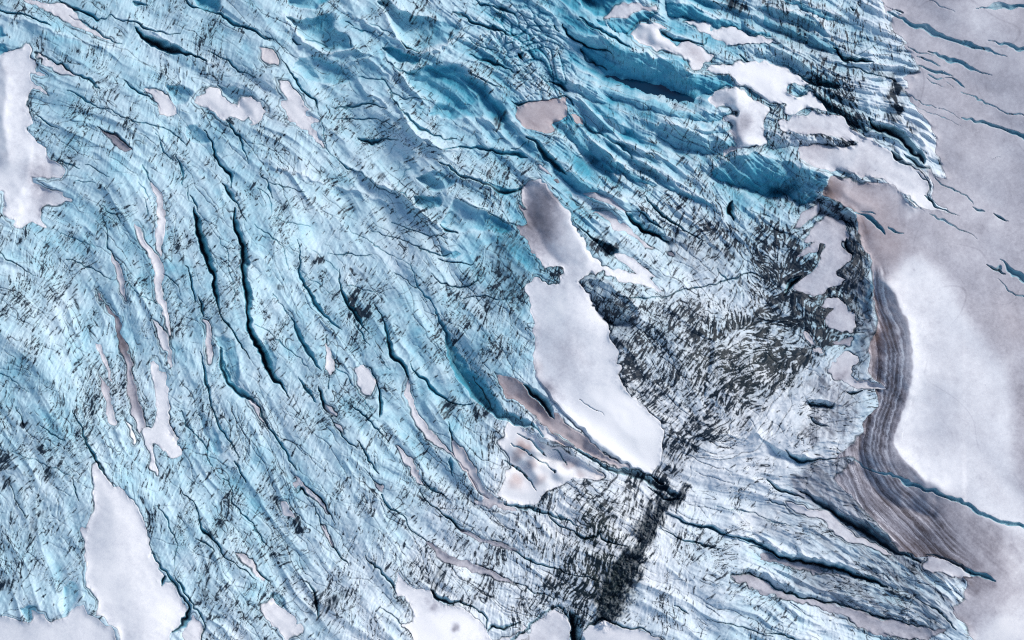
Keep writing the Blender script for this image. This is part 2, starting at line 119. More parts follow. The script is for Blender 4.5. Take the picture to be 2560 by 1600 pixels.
# crevasses and cracks: (tile x, tile y, "x,y,width ...", darkness 0..1, cut through snow, label or '')
CREV = [
(2,2,"-60,1330,6 40,1400,16 140,1470,20 200,1540,10 240,1610,5",.6,1,""),
(2,2,"60,1070,5 160,1130,14 260,1200,18 330,1290,8",.5,1,""),
(2,2,"400,1220,5 480,1290,12 520,1360,6",.6,1,""),
(0,0,"-60,50,10 0,80,18 100,120,20 220,155,14 330,180,20 400,210,22 470,240,10",.7,0,"dark crevasse in the top left corner, first of the parallel ones"),
(0,0,"520,-20,8 600,20,12 680,80,18 790,130,26 870,160,26 940,190,14",.8,0,"crevasse with dark jagged lip above the streak of old snow"),
(0,0,"940,190,10 1050,150,8 1200,185,12 1300,220,18 1420,275,22 1550,295,10 1700,310,6",.6,0,""),
(0,0,"660,140,6 760,200,10 850,240,12 950,300,14 1060,380,10 1130,405,5",.6,0,""),
(0,0,"1280,270,20 1350,340,40 1430,385,60 1530,420,72 1660,455,55 1780,500,24 1880,545,20 1950,570,10",.9,0,"black mouthed crevasse with a deep blue pocket near the top left"),
(0,0,"1740,-20,14 1830,80,20 1950,120,14 2100,135,22 2200,210,30 2300,255,24 2419,300,26 2500,350,18 2600,390,8",.7,0,"long dark crevasse reaching from the top edge toward the blue bowls"),
(0,0,"1270,0,10 1360,40,22 1420,60,6",.6,0,""),
(0,0,"2000,500,6 2050,540,10 2150,590,14 2230,640,14 2330,700,12 2430,740,6",.6,0,""),
(0,0,"330,505,5 520,580,12 650,660,20 720,715,14 820,750,22 870,800,18 930,828,6",.7,0,""),
(0,0,"620,850,4 750,910,14 830,970,12 1000,1040,6 1180,1100,7 1300,1145,8 1450,1190,7 1550,1220,8 1700,1310,10 1760,1365,4",.5,0,""),
(0,0,"290,1040,6 400,1110,10 470,1170,12 540,1220,5",.6,0,""),
(0,0,"1160,750,5 1260,830,16 1330,880,18 1400,930,10 1470,980,8 1510,1060,4",.7,0,""),
(0,0,"920,1210,5 1050,1255,14 1150,1310,20 1200,1360,14 1245,1420,5",.8,0,""),
(0,0,"2145,1110,8 2190,1200,16 2250,1270,20 2290,1350,18 2310,1430,14 2350,1540,5",.6,0,"short blue crack just below the wavy edged snow"),
(0,0,"1930,1240,6 1990,1330,16 2030,1430,20 2090,1540,18 2150,1600,22 2190,1660,28 2200,1720,18 2203,1790,6",.9,0,"upper link of the twin black crevasses, right side"),
(0,0,"1470,1260,4 1530,1360,8 1550,1430,10 1620,1530,5",.4,0,""),
(0,1,"1650,-40,6 1700,60,16 1718,140,16 1732,235,5",.5,0,"short turquoise crack above the left black crevasse"),
(0,1,"1775,225,5 1782,300,9 1785,365,4",.6,0,""),
(0,1,"1805,310,6 1840,390,16 1855,470,8",.8,0,""),
(0,1,"1815,450,10 1835,540,26 1868,640,44 1905,750,60 1940,860,72 1985,960,56 2010,1060,42 2018,1180,44 2045,1300,30 2080,1400,16 2140,1530,10 2200,1612,10 2270,1722,14 2370,1862,5",1,0,"widest black crevasse, left one of the long twins"),
(0,1,"2110,220,8 2170,300,26 2215,370,20 2260,440,10 2320,560,6",.9,0,""),
(0,1,"2225,450,12 2222,560,30 2250,700,42 2290,850,46 2310,950,42 2315,1080,40 2335,1200,42 2355,1350,42 2370,1500,36 2385,1612,40 2425,1732,44 2480,1812,60 2520,1902,64 2570,2012,44 2640,2102,30 2700,2180,16 2740,2250,6",1,0,"deep black crevasse with teal walls, right one of the long twins"),
(0,1,"2080,730,4 2120,830,8 2160,920,6 2170,1060,5 2210,1200,4 2225,1350,3",.4,0,""),
(0,1,"1755,990,6 1785,1080,14 1808,1180,20 1835,1330,8",.8,0,"slim dark blue crack left of the widest black crevasse"),
(0,1,"1865,1290,8 1905,1390,22 1930,1480,6",.8,0,""),
(0,1,"1345,40,4 1400,160,10 1435,225,5",.6,0,""),
(0,1,"1325,220,4 1370,310,8 1412,395,3",.3,0,""),
(0,1,"1355,370,4 1390,450,9 1412,525,3",.5,0,""),
(0,1,"955,530,4 1010,680,8 1030,820,9 1070,890,10 1120,970,5",.8,0,""),
(0,1,"-20,885,8 120,950,9 220,1010,8 340,1085,3",.7,0,""),
(0,1,"620,935,5 750,960,8 870,1010,8 980,1070,8 1050,1135,3",.6,0,""),
(0,1,"500,640,3 640,705,5 750,770,5 910,830,3",.4,0,""),
(0,1,"940,430,4 1000,490,8 1080,530,8 1145,585,3",.6,0,""),
(0,1,"800,45,4 920,90,8 1040,150,4",.6,0,""),
(0,1,"720,175,4 800,190,7 890,212,3",.5,0,""),
(0,1,"1540,1075,5 1620,1150,8 1710,1295,4",.6,0,""),
(0,1,"560,0,4 650,40,10 740,75,4",.6,0,""),
(0,1,"1210,1160,4 1330,1260,6 1500,1360,7",.4,0,""),
(0,2,"2092,250,10 2088,350,26 2105,440,34 2150,540,40 2210,630,38 2290,700,34 2370,755,26 2440,810,16 2480,890,10 2530,1000,12 2600,1100,22 2660,1180,16 2710,1260,16 2760,1330,14 2820,1405,5",.7,0,"stepped crevasse with a smooth blue wall, low left of the twins"),
(0,2,"1895,300,6 1930,430,14 1950,560,22 1975,700,18 2005,850,12 2050,950,14 2130,1060,14 2200,1200,10 2270,1320,5",.7,0,"thin crooked crevasse running beside the stepped blue one"),
(0,2,"1715,835,5 1760,980,9 1850,1060,9 1920,1170,10 1940,1270,10 2010,1395,4",.5,0,""),
(0,2,"695,865,5 750,1000,12 800,1110,16 870,1240,26 910,1330,24 1000,1460,8 1060,1560,3",.9,1,"dark crack at the pointed head of the biggest snow tongue"),
(0,2,"380,1010,4 500,1070,8 610,1145,3",.6,0,""),
(0,2,"150,830,4 210,975,9 220,1000,3",.8,0,""),
(0,2,"0,510,6 110,560,5 260,690,3",.5,0,""),
(0,2,"100,1260,3 300,1310,5 500,1390,5 720,1470,3",.5,0,""),
(0,2,"875,845,3 940,975,7",.6,0,""),
(0,2,"2215,1330,6 2270,1430,18 2330,1530,12",.7,0,""),
(0,3,"695,-20,5 730,120,9 760,210,4",.8,0,""),
(0,3,"80,0,6 150,180,7 245,345,4",.7,0,""),
(0,3,"1720,80,6 1800,180,8 1860,270,10 1900,400,12 1960,500,22 2030,590,20 2110,710,10 2200,770,6 2330,860,8 2430,925,4",.8,0,"bent black crack meeting a dirty streak near the bottom left"),
(0,3,"1500,220,6 1560,330,12 1600,430,12 1650,545,8 1665,670,6 1640,830,3",.6,0,""),
(0,3,"1395,660,6 1470,760,12 1540,830,18 1600,905,20 1680,985,16 1730,1100,16 1800,1200,26",.75,1,"dark rimmed edge crack along the right side of the biggest snow tongue"),
(0,3,"1640,890,5 1720,1000,14 1780,1110,14 1830,1190,8",.8,0,""),
(0,3,"1790,1210,24 1785,1290,40 1750,1350,44 1715,1395,26 1640,1440,10",1,1,"black gap between the biggest snow tongue and the egg shaped mound"),
(0,3,"1830,1190,8 1910,1260,12 1925,1400,10 1905,1540,8",.8,1,""),
(0,3,"1535,890,18 1540,930,26 1520,1000,4",1,1,""),
(0,3,"1870,540,4 1940,590,12 2020,690,5",.8,0,""),
(0,3,"2080,0,5 2180,110,8 2220,230,7 2330,360,12 2430,480,6",.7,0,""),
(1,0,"235,560,5 340,680,12 420,790,16 500,900,16 555,980,12 578,1065,5",.9,0,"straight dark crevasse beside the tongue of snow"),
(1,0,"575,1060,4 610,1170,5 650,1290,6 670,1400,8 770,1500,3",.5,0,""),
(1,0,"340,365,5 385,410,14 435,418,5",.8,0,""),
(1,0,"1380,385,6 1440,450,22 1540,478,8",.9,0,""),
(1,0,"970,710,4 1100,740,7 1200,760,7 1260,830,7 1330,900,7 1500,920,8 1650,940,4",.5,0,""),
(1,0,"1270,860,6 1340,980,10 1440,1080,14 1520,1190,22 1600,1240,20 1720,1290,10 1900,1300,5",.6,0,"blue slot at the foot of the bright ridge between the bowls"),
(1,0,"700,1020,5 900,1010,9 1060,995,14 1230,1030,5",.7,0,""),
(1,0,"740,1120,5 900,1110,10 1150,1130,9 1330,1190,4",.6,0,""),
(1,0,"1850,95,8 2000,170,22 2150,235,28 2300,275,30 2450,315,12",.7,0,"teal trough above the scaly ice in the upper middle"),
(1,0,"2050,690,4 2200,780,10 2370,825,4",.5,0,""),
(1,0,"1980,365,5 2150,440,12 2310,485,5",.4,0,""),
(1,0,"2030,510,8 2150,570,22 2300,620,24 2440,665,8",.7,0,"dark trough below a ridge in the scaly ice, upper middle"),
(1,0,"1880,0,6 2200,30,20 2350,90,26 2450,150,12",.5,0,""),
(1,0,"1090,205,4 1200,260,8 1320,335,4",.4,0,""),
(1,0,"840,195,5 880,210,10 935,235,4",.6,0,""),
(1,0,"900,250,5 1020,270,14 1130,325,5",.4,0,""),
(1,0,"1640,1390,6 1900,1390,14 2100,1400,20 2300,1425,30 2450,1445,36 2560,1490,14",.6,0,"blue trough running right below the scaly ice"),
(1,0,"960,1305,6 1040,1340,26 1120,1350,30 1200,1330,14 1350,1330,5",.8,0,""),
(1,0,"1240,540,5 1300,640,10 1420,700,12 1510,700,5",.5,0,""),
(1,0,"480,380,5 600,410,10 690,440,8",.7,0,""),
(1,0,"850,340,4 890,390,10 900,440,5",.7,0,""),
(1,1,"378,770,4 408,870,10 412,980,14 430,1100,20 490,1210,26 540,1330,30 620,1420,24 690,1512,18 740,1570,14 800,1600,5",.6,0,"teal curved crack, left of the one with black smudges"),
(1,1,"795,1020,4 810,1180,14 850,1290,24 920,1400,34 970,1500,36 1020,1600,12 1060,1650,4",.8,0,"curved crack with black smudges beside it"),
(1,1,"1450,980,4 1500,1100,9 1560,1240,12 1630,1350,14 1730,1500,20 1790,1612,34 1835,1722,44 1870,1842,66 1930,1950,96 2000,2030,110 2060,2100,120 2130,2190,130 2200,2280,120 2275,2360,90 2350,2425,66 2440,2475,60 2550,2490,44 2640,2530,30 2720,2600,14",.35,1,"great turquoise crevasse curving down to the creamy slope"),
(1,1,"1150,1350,6 1195,1530,14 1225,1632,20 1265,1750,28 1310,1870,44 1380,1950,38 1420,2040,24 1437,2100,8",.85,0,"teal crevasse that turns into the long curved filled one"),
(1,1,"-10,260,6 100,320,8 150,390,6 165,510,3",.5,0,""),
(1,1,"50,110,6 120,250,14 155,350,5",.7,0,""),
(1,1,"120,210,5 250,250,7 460,310,4",.7,0,""),
(1,1,"190,550,4 300,600,6 510,612,3",.5,0,""),
(1,1,"770,-20,8 870,80,14 1020,150,7 1120,210,8 1230,290,8 1330,355,4",.5,0,""),
(1,1,"1280,260,4 1380,330,10 1470,405,5",.6,0,""),
(1,1,"1090,680,3 1250,730,7 1450,780,7 1600,850,9 1720,900,12 1860,888,6",.7,0,""),
(1,1,"1745,935,5 1900,970,14 2060,1000,5",.8,0,""),
(1,1,"1735,625,6 1800,660,26 1910,682,6",.9,0,""),
(1,1,"1270,605,4 1500,670,8 1620,710,10 1810,730,4",.6,0,""),
(1,1,"1740,40,10 1900,110,26 2050,180,24 2200,240,26 2330,300,40 2440,300,30 2540,260,8",.8,0,"dark edged trough left of the central snow tongue's head"),
(1,1,"1880,350,4 2000,430,8 2150,480,9 2300,550,10 2440,610,5",.5,0,""),
(1,1,"1640,1080,3 1730,1160,8 1880,1190,9 2050,1170,12 2110,1080,5",.8,0,""),
(1,1,"1900,1280,5 2100,1290,9 2420,1315,4",.7,0,""),
(1,1,"680,880,4 900,890,9 1090,900,4",.6,0,""),
(1,1,"840,640,3 1000,730,5 1150,820,5 1300,900,5 1460,1005,3",.5,0,""),
(1,1,"-20,590,4 130,720,6 250,850,5 315,1050,3",.5,0,""),
(1,1,"150,1270,3 250,1380,7 330,1520,3",.4,0,""),
(1,1,"530,860,3 650,950,4 790,1045,3",.6,0,""),
(1,1,"450,1070,3 600,1170,5 730,1260,3",.4,0,""),
(1,1,"860,1180,4 1000,1220,6 1140,1242,3",.6,0,""),
(1,1,"1460,70,3 1390,140,4 1320,230,3",.5,0,""),
(1,1,"1300,1090,4 1420,1150,6 1560,1230,4",.7,0,""),
(1,2,"325,-20,10 380,90,26 430,190,42 490,280,38 555,370,30 615,455,6",.5,0,"blue slot right of the twin black crevasses"),
(1,2,"1448,405,5 1520,500,18 1600,590,26 1680,670,26 1780,735,22 1840,775,14 2000,790,10 2060,780,4",.6,0,"short teal crevasse beside the great turquoise one"),
(1,2,"2060,540,8 2140,650,22 2210,760,30 2245,840,10",1,0,""),
(1,2,"405,540,5 470,650,26 560,745,18 585,765,4",.5,0,"short blue crack between the blue slot and the oval snow"),
(1,2,"605,650,6 630,740,28 680,850,14 750,915,8",.9,0,""),
(1,2,"850,770,4 910,820,9 1010,900,18 1080,960,14 1150,1030,10 1265,1170,4",.7,0,"thin blue crack with a black knot below the oval snow"),
(1,2,"675,915,4 730,1010,10 800,1090,14 880,1160,14 950,1205,5",.8,0,""),
(1,2,"950,1130,5 1030,1240,16 1090,1350,14 1180,1445,5",.8,0,""),
(1,2,"0,30,4 120,130,6 240,230,6 380,340,6 490,440,3",.5,0,""),
(1,2,"750,420,4 870,550,8 1000,720,6 1100,840,3",.3,0,""),
(1,2,"930,20,4 1000,150,14 1075,250,4",.5,0,""),
(1,2,"1100,280,3 1250,490,5",.3,0,""),
(1,2,"675,140,4 680,235,10",.9,0,""),
(1,2,"690,500,5 685,640,12",.9,0,""),
(1,2,"1806,980,5 1835,1070,16 1850,1130,12",.9,0,""),
(1,2,"1120,560,5 1165,650,14 1175,760,26 1185,860,26 1175,920,5",1,0,""),
(1,2,"1000,430,4 1070,460,9 1120,540,10 1145,585,5",.8,0,""),
(1,2,"1820,1310,5 1850,1400,30 1870,1470,4",.3,0,""),
(1,2,"1900,1330,5 1970,1400,8 2080,1560,14 2130,1640,16 2200,1690,6",.7,0,""),
(1,2,"1020,1390,4 1100,1500,9 1190,1560,5",.5,0,""),
(1,2,"1190,1650,12 1270,1775,14 1400,1880,9 1490,1990,12 1600,2105,12",.7,0,"long thin crack leading down to the lower grey snow band"),
(1,3,"1555,90,4 1640,210,12 1760,320,12 1850,390,18 1930,455,22 1990,480,5",.9,0,"dark crack at the head of the upper grey snow band"),
(1,3,"1580,-20,6 1700,100,12 1800,195,5",.7,0,""),
(1,3,"520,220,4 570,300,8 610,400,8 650,470,6",.6,0,""),
(1,3,"700,520,10 745,640,14 830,760,10 890,825,4",.9,0,""),
(1,3,"440,20,6 560,130,14 640,225,12 690,310,10 760,415,4",.9,0,""),
(1,3,"400,130,6 445,90,24 500,160,6",1,0,""),
(1,3,"1025,720,4 1110,810,12 1200,900,14 1290,980,18 1345,1075,5",.8,0,""),
(1,3,"-20,450,8 50,550,12 135,665,4",.7,0,""),
(1,3,"-20,800,8 60,890,18 125,965,5",.9,0,""),
(1,3,"430,930,4 560,1040,14 560,1170,30 600,1300,16",.8,0,""),
(1,3,"1190,1200,4 1290,1280,9 1400,1370,5",.7,0,""),
(1,3,"1680,1040,26 1710,1110,36 1830,1160,30 1950,1165,20 2100,1240,12 2180,1300,16 2185,1420,8",.95,1,"dark jagged rim between the combed ice and the white slope"),
(1,3,"2200,1440,14 2240,1390,30 2340,1410,24 2419,1370,20 2500,1350,10",.95,1,""),
(2,0,"640,160,8 760,230,20 870,295,22 950,330,28 1040,390,20 1140,440,8",.6,0,"blue cleft under the peaked snow drift"),
(2,0,"470,220,10 540,310,24 640,390,24 740,450,16 940,495,6",.8,0,"sharp black slit between pale ridges in the icefall"),
(2,0,"640,470,10 700,560,20 760,600,16 900,650,8",.7,0,""),
(2,0,"400,240,20 440,280,14",.8,0,""),
(2,0,"60,480,8 100,520,40 130,560,8",.9,0,""),
(2,0,"350,780,10 430,800,40 500,860,12",.8,0,""),
(2,0,"620,180,6 760,250,12 880,350,8",.4,0,""),
(2,0,"130,1280,14 230,1360,44 300,1430,52 380,1530,56 450,1600,40 520,1650,10",.6,0,"teal trench left of the pinkish snow patch's foot"),
(2,0,"-20,1390,4 60,1390,8 130,1345,4",.7,0,""),
(2,0,"820,1250,14 950,1330,24 1050,1400,22 1140,1500,8",.5,0,""),
(2,0,"0,950,6 60,970,14 300,965,10 480,915,14 560,990,16",.7,0,""),
(2,0,"2140,520,6 2180,550,14 2228,592,6",1,0,""),
(2,0,"1420,300,6 1540,380,26 1700,390,20 1790,420,16 1850,370,6",.7,0,""),
(2,1,"1080,490,12 1150,580,34 1250,660,40 1350,705,30 1480,765,8",1,0,"black slot under a ridge right of the central tongue's head"),
(2,1,"1270,360,8 1420,500,26 1530,600,24 1650,680,14 1760,745,6",.8,0,"dark slit between the two lowest ridges of the icefall"),
(2,1,"1190,470,8 1300,560,24 1425,632,6",.6,0,""),
(2,1,"2090,380,6 2060,480,40 2070,560,30",1,0,""),
(2,1,"1420,1280,8 1600,1230,10 1740,1215,14 1900,1170,8 2030,1150,12 2190,1080,10 2340,1110,6",.8,0,""),
(2,1,"1000,1270,5 1120,1300,8 1240,1310,10 1420,1270,6",.6,0,""),
(2,1,"1940,1030,4 1990,1100,12 2050,1180,6",.5,0,""),
(2,1,"2260,470,4 2350,510,10 2440,560,6",.7,0,""),
(2,1,"600,570,6 690,640,14 760,700,14",.8,0,""),
(3,1,"0,620,5 100,690,10 180,710,6",.6,0,""),
(3,0,"640,470,26 690,510,46 760,560,44 900,570,36 1010,590,14",1,0,"black trough under the ribbed ridges at the upper right"),
(3,0,"280,690,14 400,770,50 520,790,60 640,810,50 700,790,16",.7,0,"blue black hollow behind the broken ice blocks"),
(3,0,"440,900,20 560,965,52 650,1040,64 730,1100,60 820,1180,84 900,1240,50 960,1240,14",.6,1,"steep blue canyon beside the bright snow basin"),
(3,0,"960,1120,20 1000,1190,60 1100,1240,80 1200,1270,90 1300,1340,80 1400,1440,56 1460,1520,30",1,1,"black canyon with fluted wall beside the snow apron"),
(3,0,"1170,1440,14 1210,1490,50 1270,1520,18",1,1,""),
(3,0,"1290,1450,8 1370,1500,40 1430,1560,40 1500,1590,10",.8,1,""),
(3,0,"690,600,6 850,650,12 960,690,14 1080,710,16 1210,770,8",.8,0,""),
(3,0,"780,550,4 900,480,6 1110,365,3",.7,0,""),
(3,0,"760,60,14 790,80,30 810,75,8",1,0,""),
(3,0,"1100,50,5 1180,90,9 1250,125,20",.8,0,""),
(3,0,"1120,120,14 1260,180,24 1400,240,42 1560,310,44 1700,350,36 1850,410,42 1980,470,36 2100,495,18 2235,516,4",.25,1,"longest grey blue crack in the right snowfield, near the top"),
(3,0,"1510,475,12 1650,530,32 1720,580,38 1850,620,28 1980,670,16 2115,722,4",.35,1,"grey blue crack in the snowfield, second below the longest"),
(3,0,"1410,545,6 1500,570,20 1625,612,4",.3,1,""),
(3,0,"1425,635,10 1530,670,24 1620,675,26 1745,722,4",.5,1,"short ragged crack in the snowfield, above two tiny ones"),
(3,0,"1505,705,5 1580,735,14 1658,756,4",.3,1,""),
(3,0,"1665,740,5 1760,752,16 1820,800,14 1858,837,4",.4,1,""),
(3,0,"1500,740,3 1570,790,9 1655,840,3",.3,1,""),
(3,0,"1675,795,3 1750,832,6",.3,1,""),
(3,0,"1810,1085,5 1950,1120,26 2100,1180,34 2250,1240,34 2400,1282,40 2600,1330,40 2900,1400,30",.3,1,"broad grey crack leaving the right edge of the snowfield"),
(3,0,"1965,65,6 2060,77,16 2130,60,40 2250,55,44 2419,82,36 2700,110,30",.35,1,"arched grey blue crack at the top right corner"),
(3,0,"2080,415,4 2180,420,14 2300,440,28 2419,470,30 2700,520,24",.3,1,"straight grey crack at the right edge, between the arched and the longest"),
(3,0,"1815,860,3 1960,920,9 2080,990,9 2200,1050,9 2419,1112,12 2600,1150,8",.3,1,"hairline crack across the upper snowfield"),
(3,0,"1460,-20,4 1600,50,6 1765,122,3",.3,1,""),
(3,0,"1300,870,4 1450,960,6 1600,1030,6 1812,1102,3",.4,1,""),
(3,0,"1350,950,3 1550,1080,5 1812,1172,3",.3,1,""),
(3,0,"1320,420,5 1400,480,12 1540,512,4",.3,1,""),
(3,1,"1210,-10,10 1290,40,28 1355,48,12",.6,1,""),
(3,1,"1590,145,5 1640,220,12 1720,265,14 1820,310,10 1900,360,10 1935,405,4",.5,1,""),
(3,1,"1925,432,6 1990,465,26 2045,500,10",.6,1,""),
(3,1,"2135,508,6 2200,540,20 2273,572,4",1,1,""),
(3,1,"820,480,10 900,520,20 980,575,40 1060,640,44 1105,690,14",.4,1,"stubby teal crack above the big snow dune"),
(3,1,"865,468,5 950,500,12 1003,525,4",.4,1,""),
(3,1,"1150,640,8 1200,662,20 1295,684,5",.6,1,""),
(3,1,"1525,528,8 1640,570,20 1750,610,14 1900,680,8 1985,745,3",.3,1,""),
(3,1,"1475,335,6 1540,390,28 1580,440,26 1650,470,14 1810,522,3",.8,1,"curved black edged crack at the foot of the snow apron"),
(3,1,"2085,985,8 2160,1020,28 2250,1075,8",.9,1,""),
(3,1,"2195,950,8 2300,1050,50 2419,1130,60 2600,1220,50 2800,1320,30",.35,1,"wide slate crack at the right edge by the big dune"),
(3,1,"2190,1125,4 2270,1210,12 2350,1260,16 2500,1300,10",.4,1,""),
(3,1,"1335,350,5 1370,400,14 1425,462,4",.6,1,""),
(3,1,"1400,120,4 1450,165,12 1510,200,8 1540,285,10",.8,1,""),
(3,1,"2100,0,3 2200,-40,4",.2,1,""),
(3,2,"820,1325,8 900,1390,18 1050,1440,22 1200,1490,24 1300,1545,34 1450,1582,44 1600,1622,46 1750,1682,46 1870,1732,40 1950,1812,40 2100,1872,34 2250,1912,40 2419,1962,42 2650,2040,40",.25,1,"long teal crack crossing below the big snow dune"),
(3,3,"0,-10,20 100,70,40 250,130,26 330,165,8",.8,0,""),
(3,3,"320,100,14 450,180,34 560,260,40 680,340,56 850,420,76 950,500,80 1100,590,70 1230,670,50 1300,700,30 1455,772,12",.75,1,"wide dark teal crevasse through the banded ice"),
(3,3,"1330,690,8 1400,730,30 1460,775,8",1,1,""),
(3,3,"1490,690,8 1650,740,24 1780,800,30 1900,860,40 2060,905,44 2155,972,12",.6,1,"dark slot ending bluntly at the lower right"),
(2,3,"2240,620,6 2419,665,34 2600,725,40 2770,775,50 2970,825,60 3170,870,64 3350,945,50 3550,1010,14",.9,0,"dark trough over the upper snow filled one, lower right"),
(2,3,"2085,890,8 2200,880,12 2300,910,14 2419,965,18 2520,1050,22 2720,1100,18 2920,1130,16 3170,1190,16 3420,1260,14 3620,1320,10 3870,1390,6",.8,1,""),
(3,3,"-40,1430,8 200,1490,20 370,1530,10",.8,0,""),
(3,3,"1390,1090,5 1550,1230,14 1700,1340,14 1775,1415,8",.8,0,""),
(3,3,"0,160,10 60,210,20 150,240,6",.5,0,""),
(3,3,"-20,380,5 100,400,16 230,430,4",.4,0,""),
(2,3,"1290,60,8 1400,130,30 1500,180,34 1600,195,14",.9,0,""),
(2,3,"1450,320,8 1600,370,26 1750,420,34 1870,455,34 2000,510,26 2150,530,20 2300,600,36 2419,655,30",.75,0,"dark groove right of the moraine, upper of two"),
(2,3,"1380,465,5 1550,540,18 1700,590,20 1850,630,18 1960,645,6",.75,0,"dark groove right of the moraine, lower of two"),
(2,3,"1900,240,5 2200,300,12 2450,380,8",.4,0,""),
(2,3,"-20,665,8 150,740,16 300,810,14 450,870,10 600,910,9 750,920,8 880,975,4",.8,0,"long crack through the striped ice left of the moraine"),
(2,3,"-60,240,10 0,250,18 120,255,28 250,290,26 350,330,20 500,390,16 620,430,10",.7,1,"dark slot under the creamy slope"),
(2,3,"360,350,6 450,430,16 600,510,14 720,548,30 830,505,22 850,450,5",.9,1,"slit with a pale rim ending in a black hook"),
(2,3,"830,500,8 900,565,30 1080,612,8",.9,0,""),
(2,3,"-20,970,5 150,1030,10 300,1080,8 460,1105,4",.6,0,""),
(2,3,"570,1230,10 590,1300,60 610,1400,90 620,1512,90 610,1700,70",1,1,"black gully between the two domed snow mounds"),
(2,3,"690,1440,10 780,1330,34 880,1310,30 1000,1370,30 1130,1400,26 1250,1380,16 1310,1450,10",.9,1,""),
(2,3,"0,1500,14 180,1390,18 330,1260,14 440,1190,20 520,1230,22 570,1330,20",.5,1,""),
(2,3,"1850,1330,5 2000,1360,10 2200,1400,12 2450,1480,10",.7,0,""),
(2,3,"1550,1180,5 1650,1225,18 1692,1262,5",.8,0,""),
(2,2,"480,1200,6 600,1215,20 650,1240,44 750,1300,40 850,1370,40 950,1430,50 1100,1450,70 1250,1490,80 1340,1550,60 1450,1600,50 1560,1680,40 1620,1700,8",.7,1,"slate blue slot along the foot of the central snow tongue"),
(2,2,"130,600,8 200,690,50 290,770,60 350,860,44 400,930,10",1,1,"black stained pit in the brown wedge of snow"),
(2,2,"400,1060,4 480,1110,12 600,1190,5",.8,1,""),
(2,2,"1300,1470,20 1360,1512,60 1420,1540,40",1,1,""),
(2,2,"-10,1160,6 80,1210,16 200,1290,12 300,1350,10 400,1430,14",.45,1,""),
(2,2,"655,730,3 740,815,6 850,905,3",.2,1,""),
(3,2,"160,1230,8 240,1310,50 350,1340,40 500,1320,24 640,1300,6",.8,0,""),
(3,2,"370,790,8 430,820,30 570,820,30 620,800,6",.8,0,""),
(3,2,"400,900,5 470,980,26 560,1010,6",.6,0,""),
(3,2,"740,680,6 800,700,34 900,680,8",.9,0,""),
(3,1,"150,1280,20 190,1190,60 240,1130,50 300,1080,10",1,0,""),
(3,1,"730,760,10 745,830,50 800,900,24",1,1,"black cleft right of the grey blue snow pocket"),
]
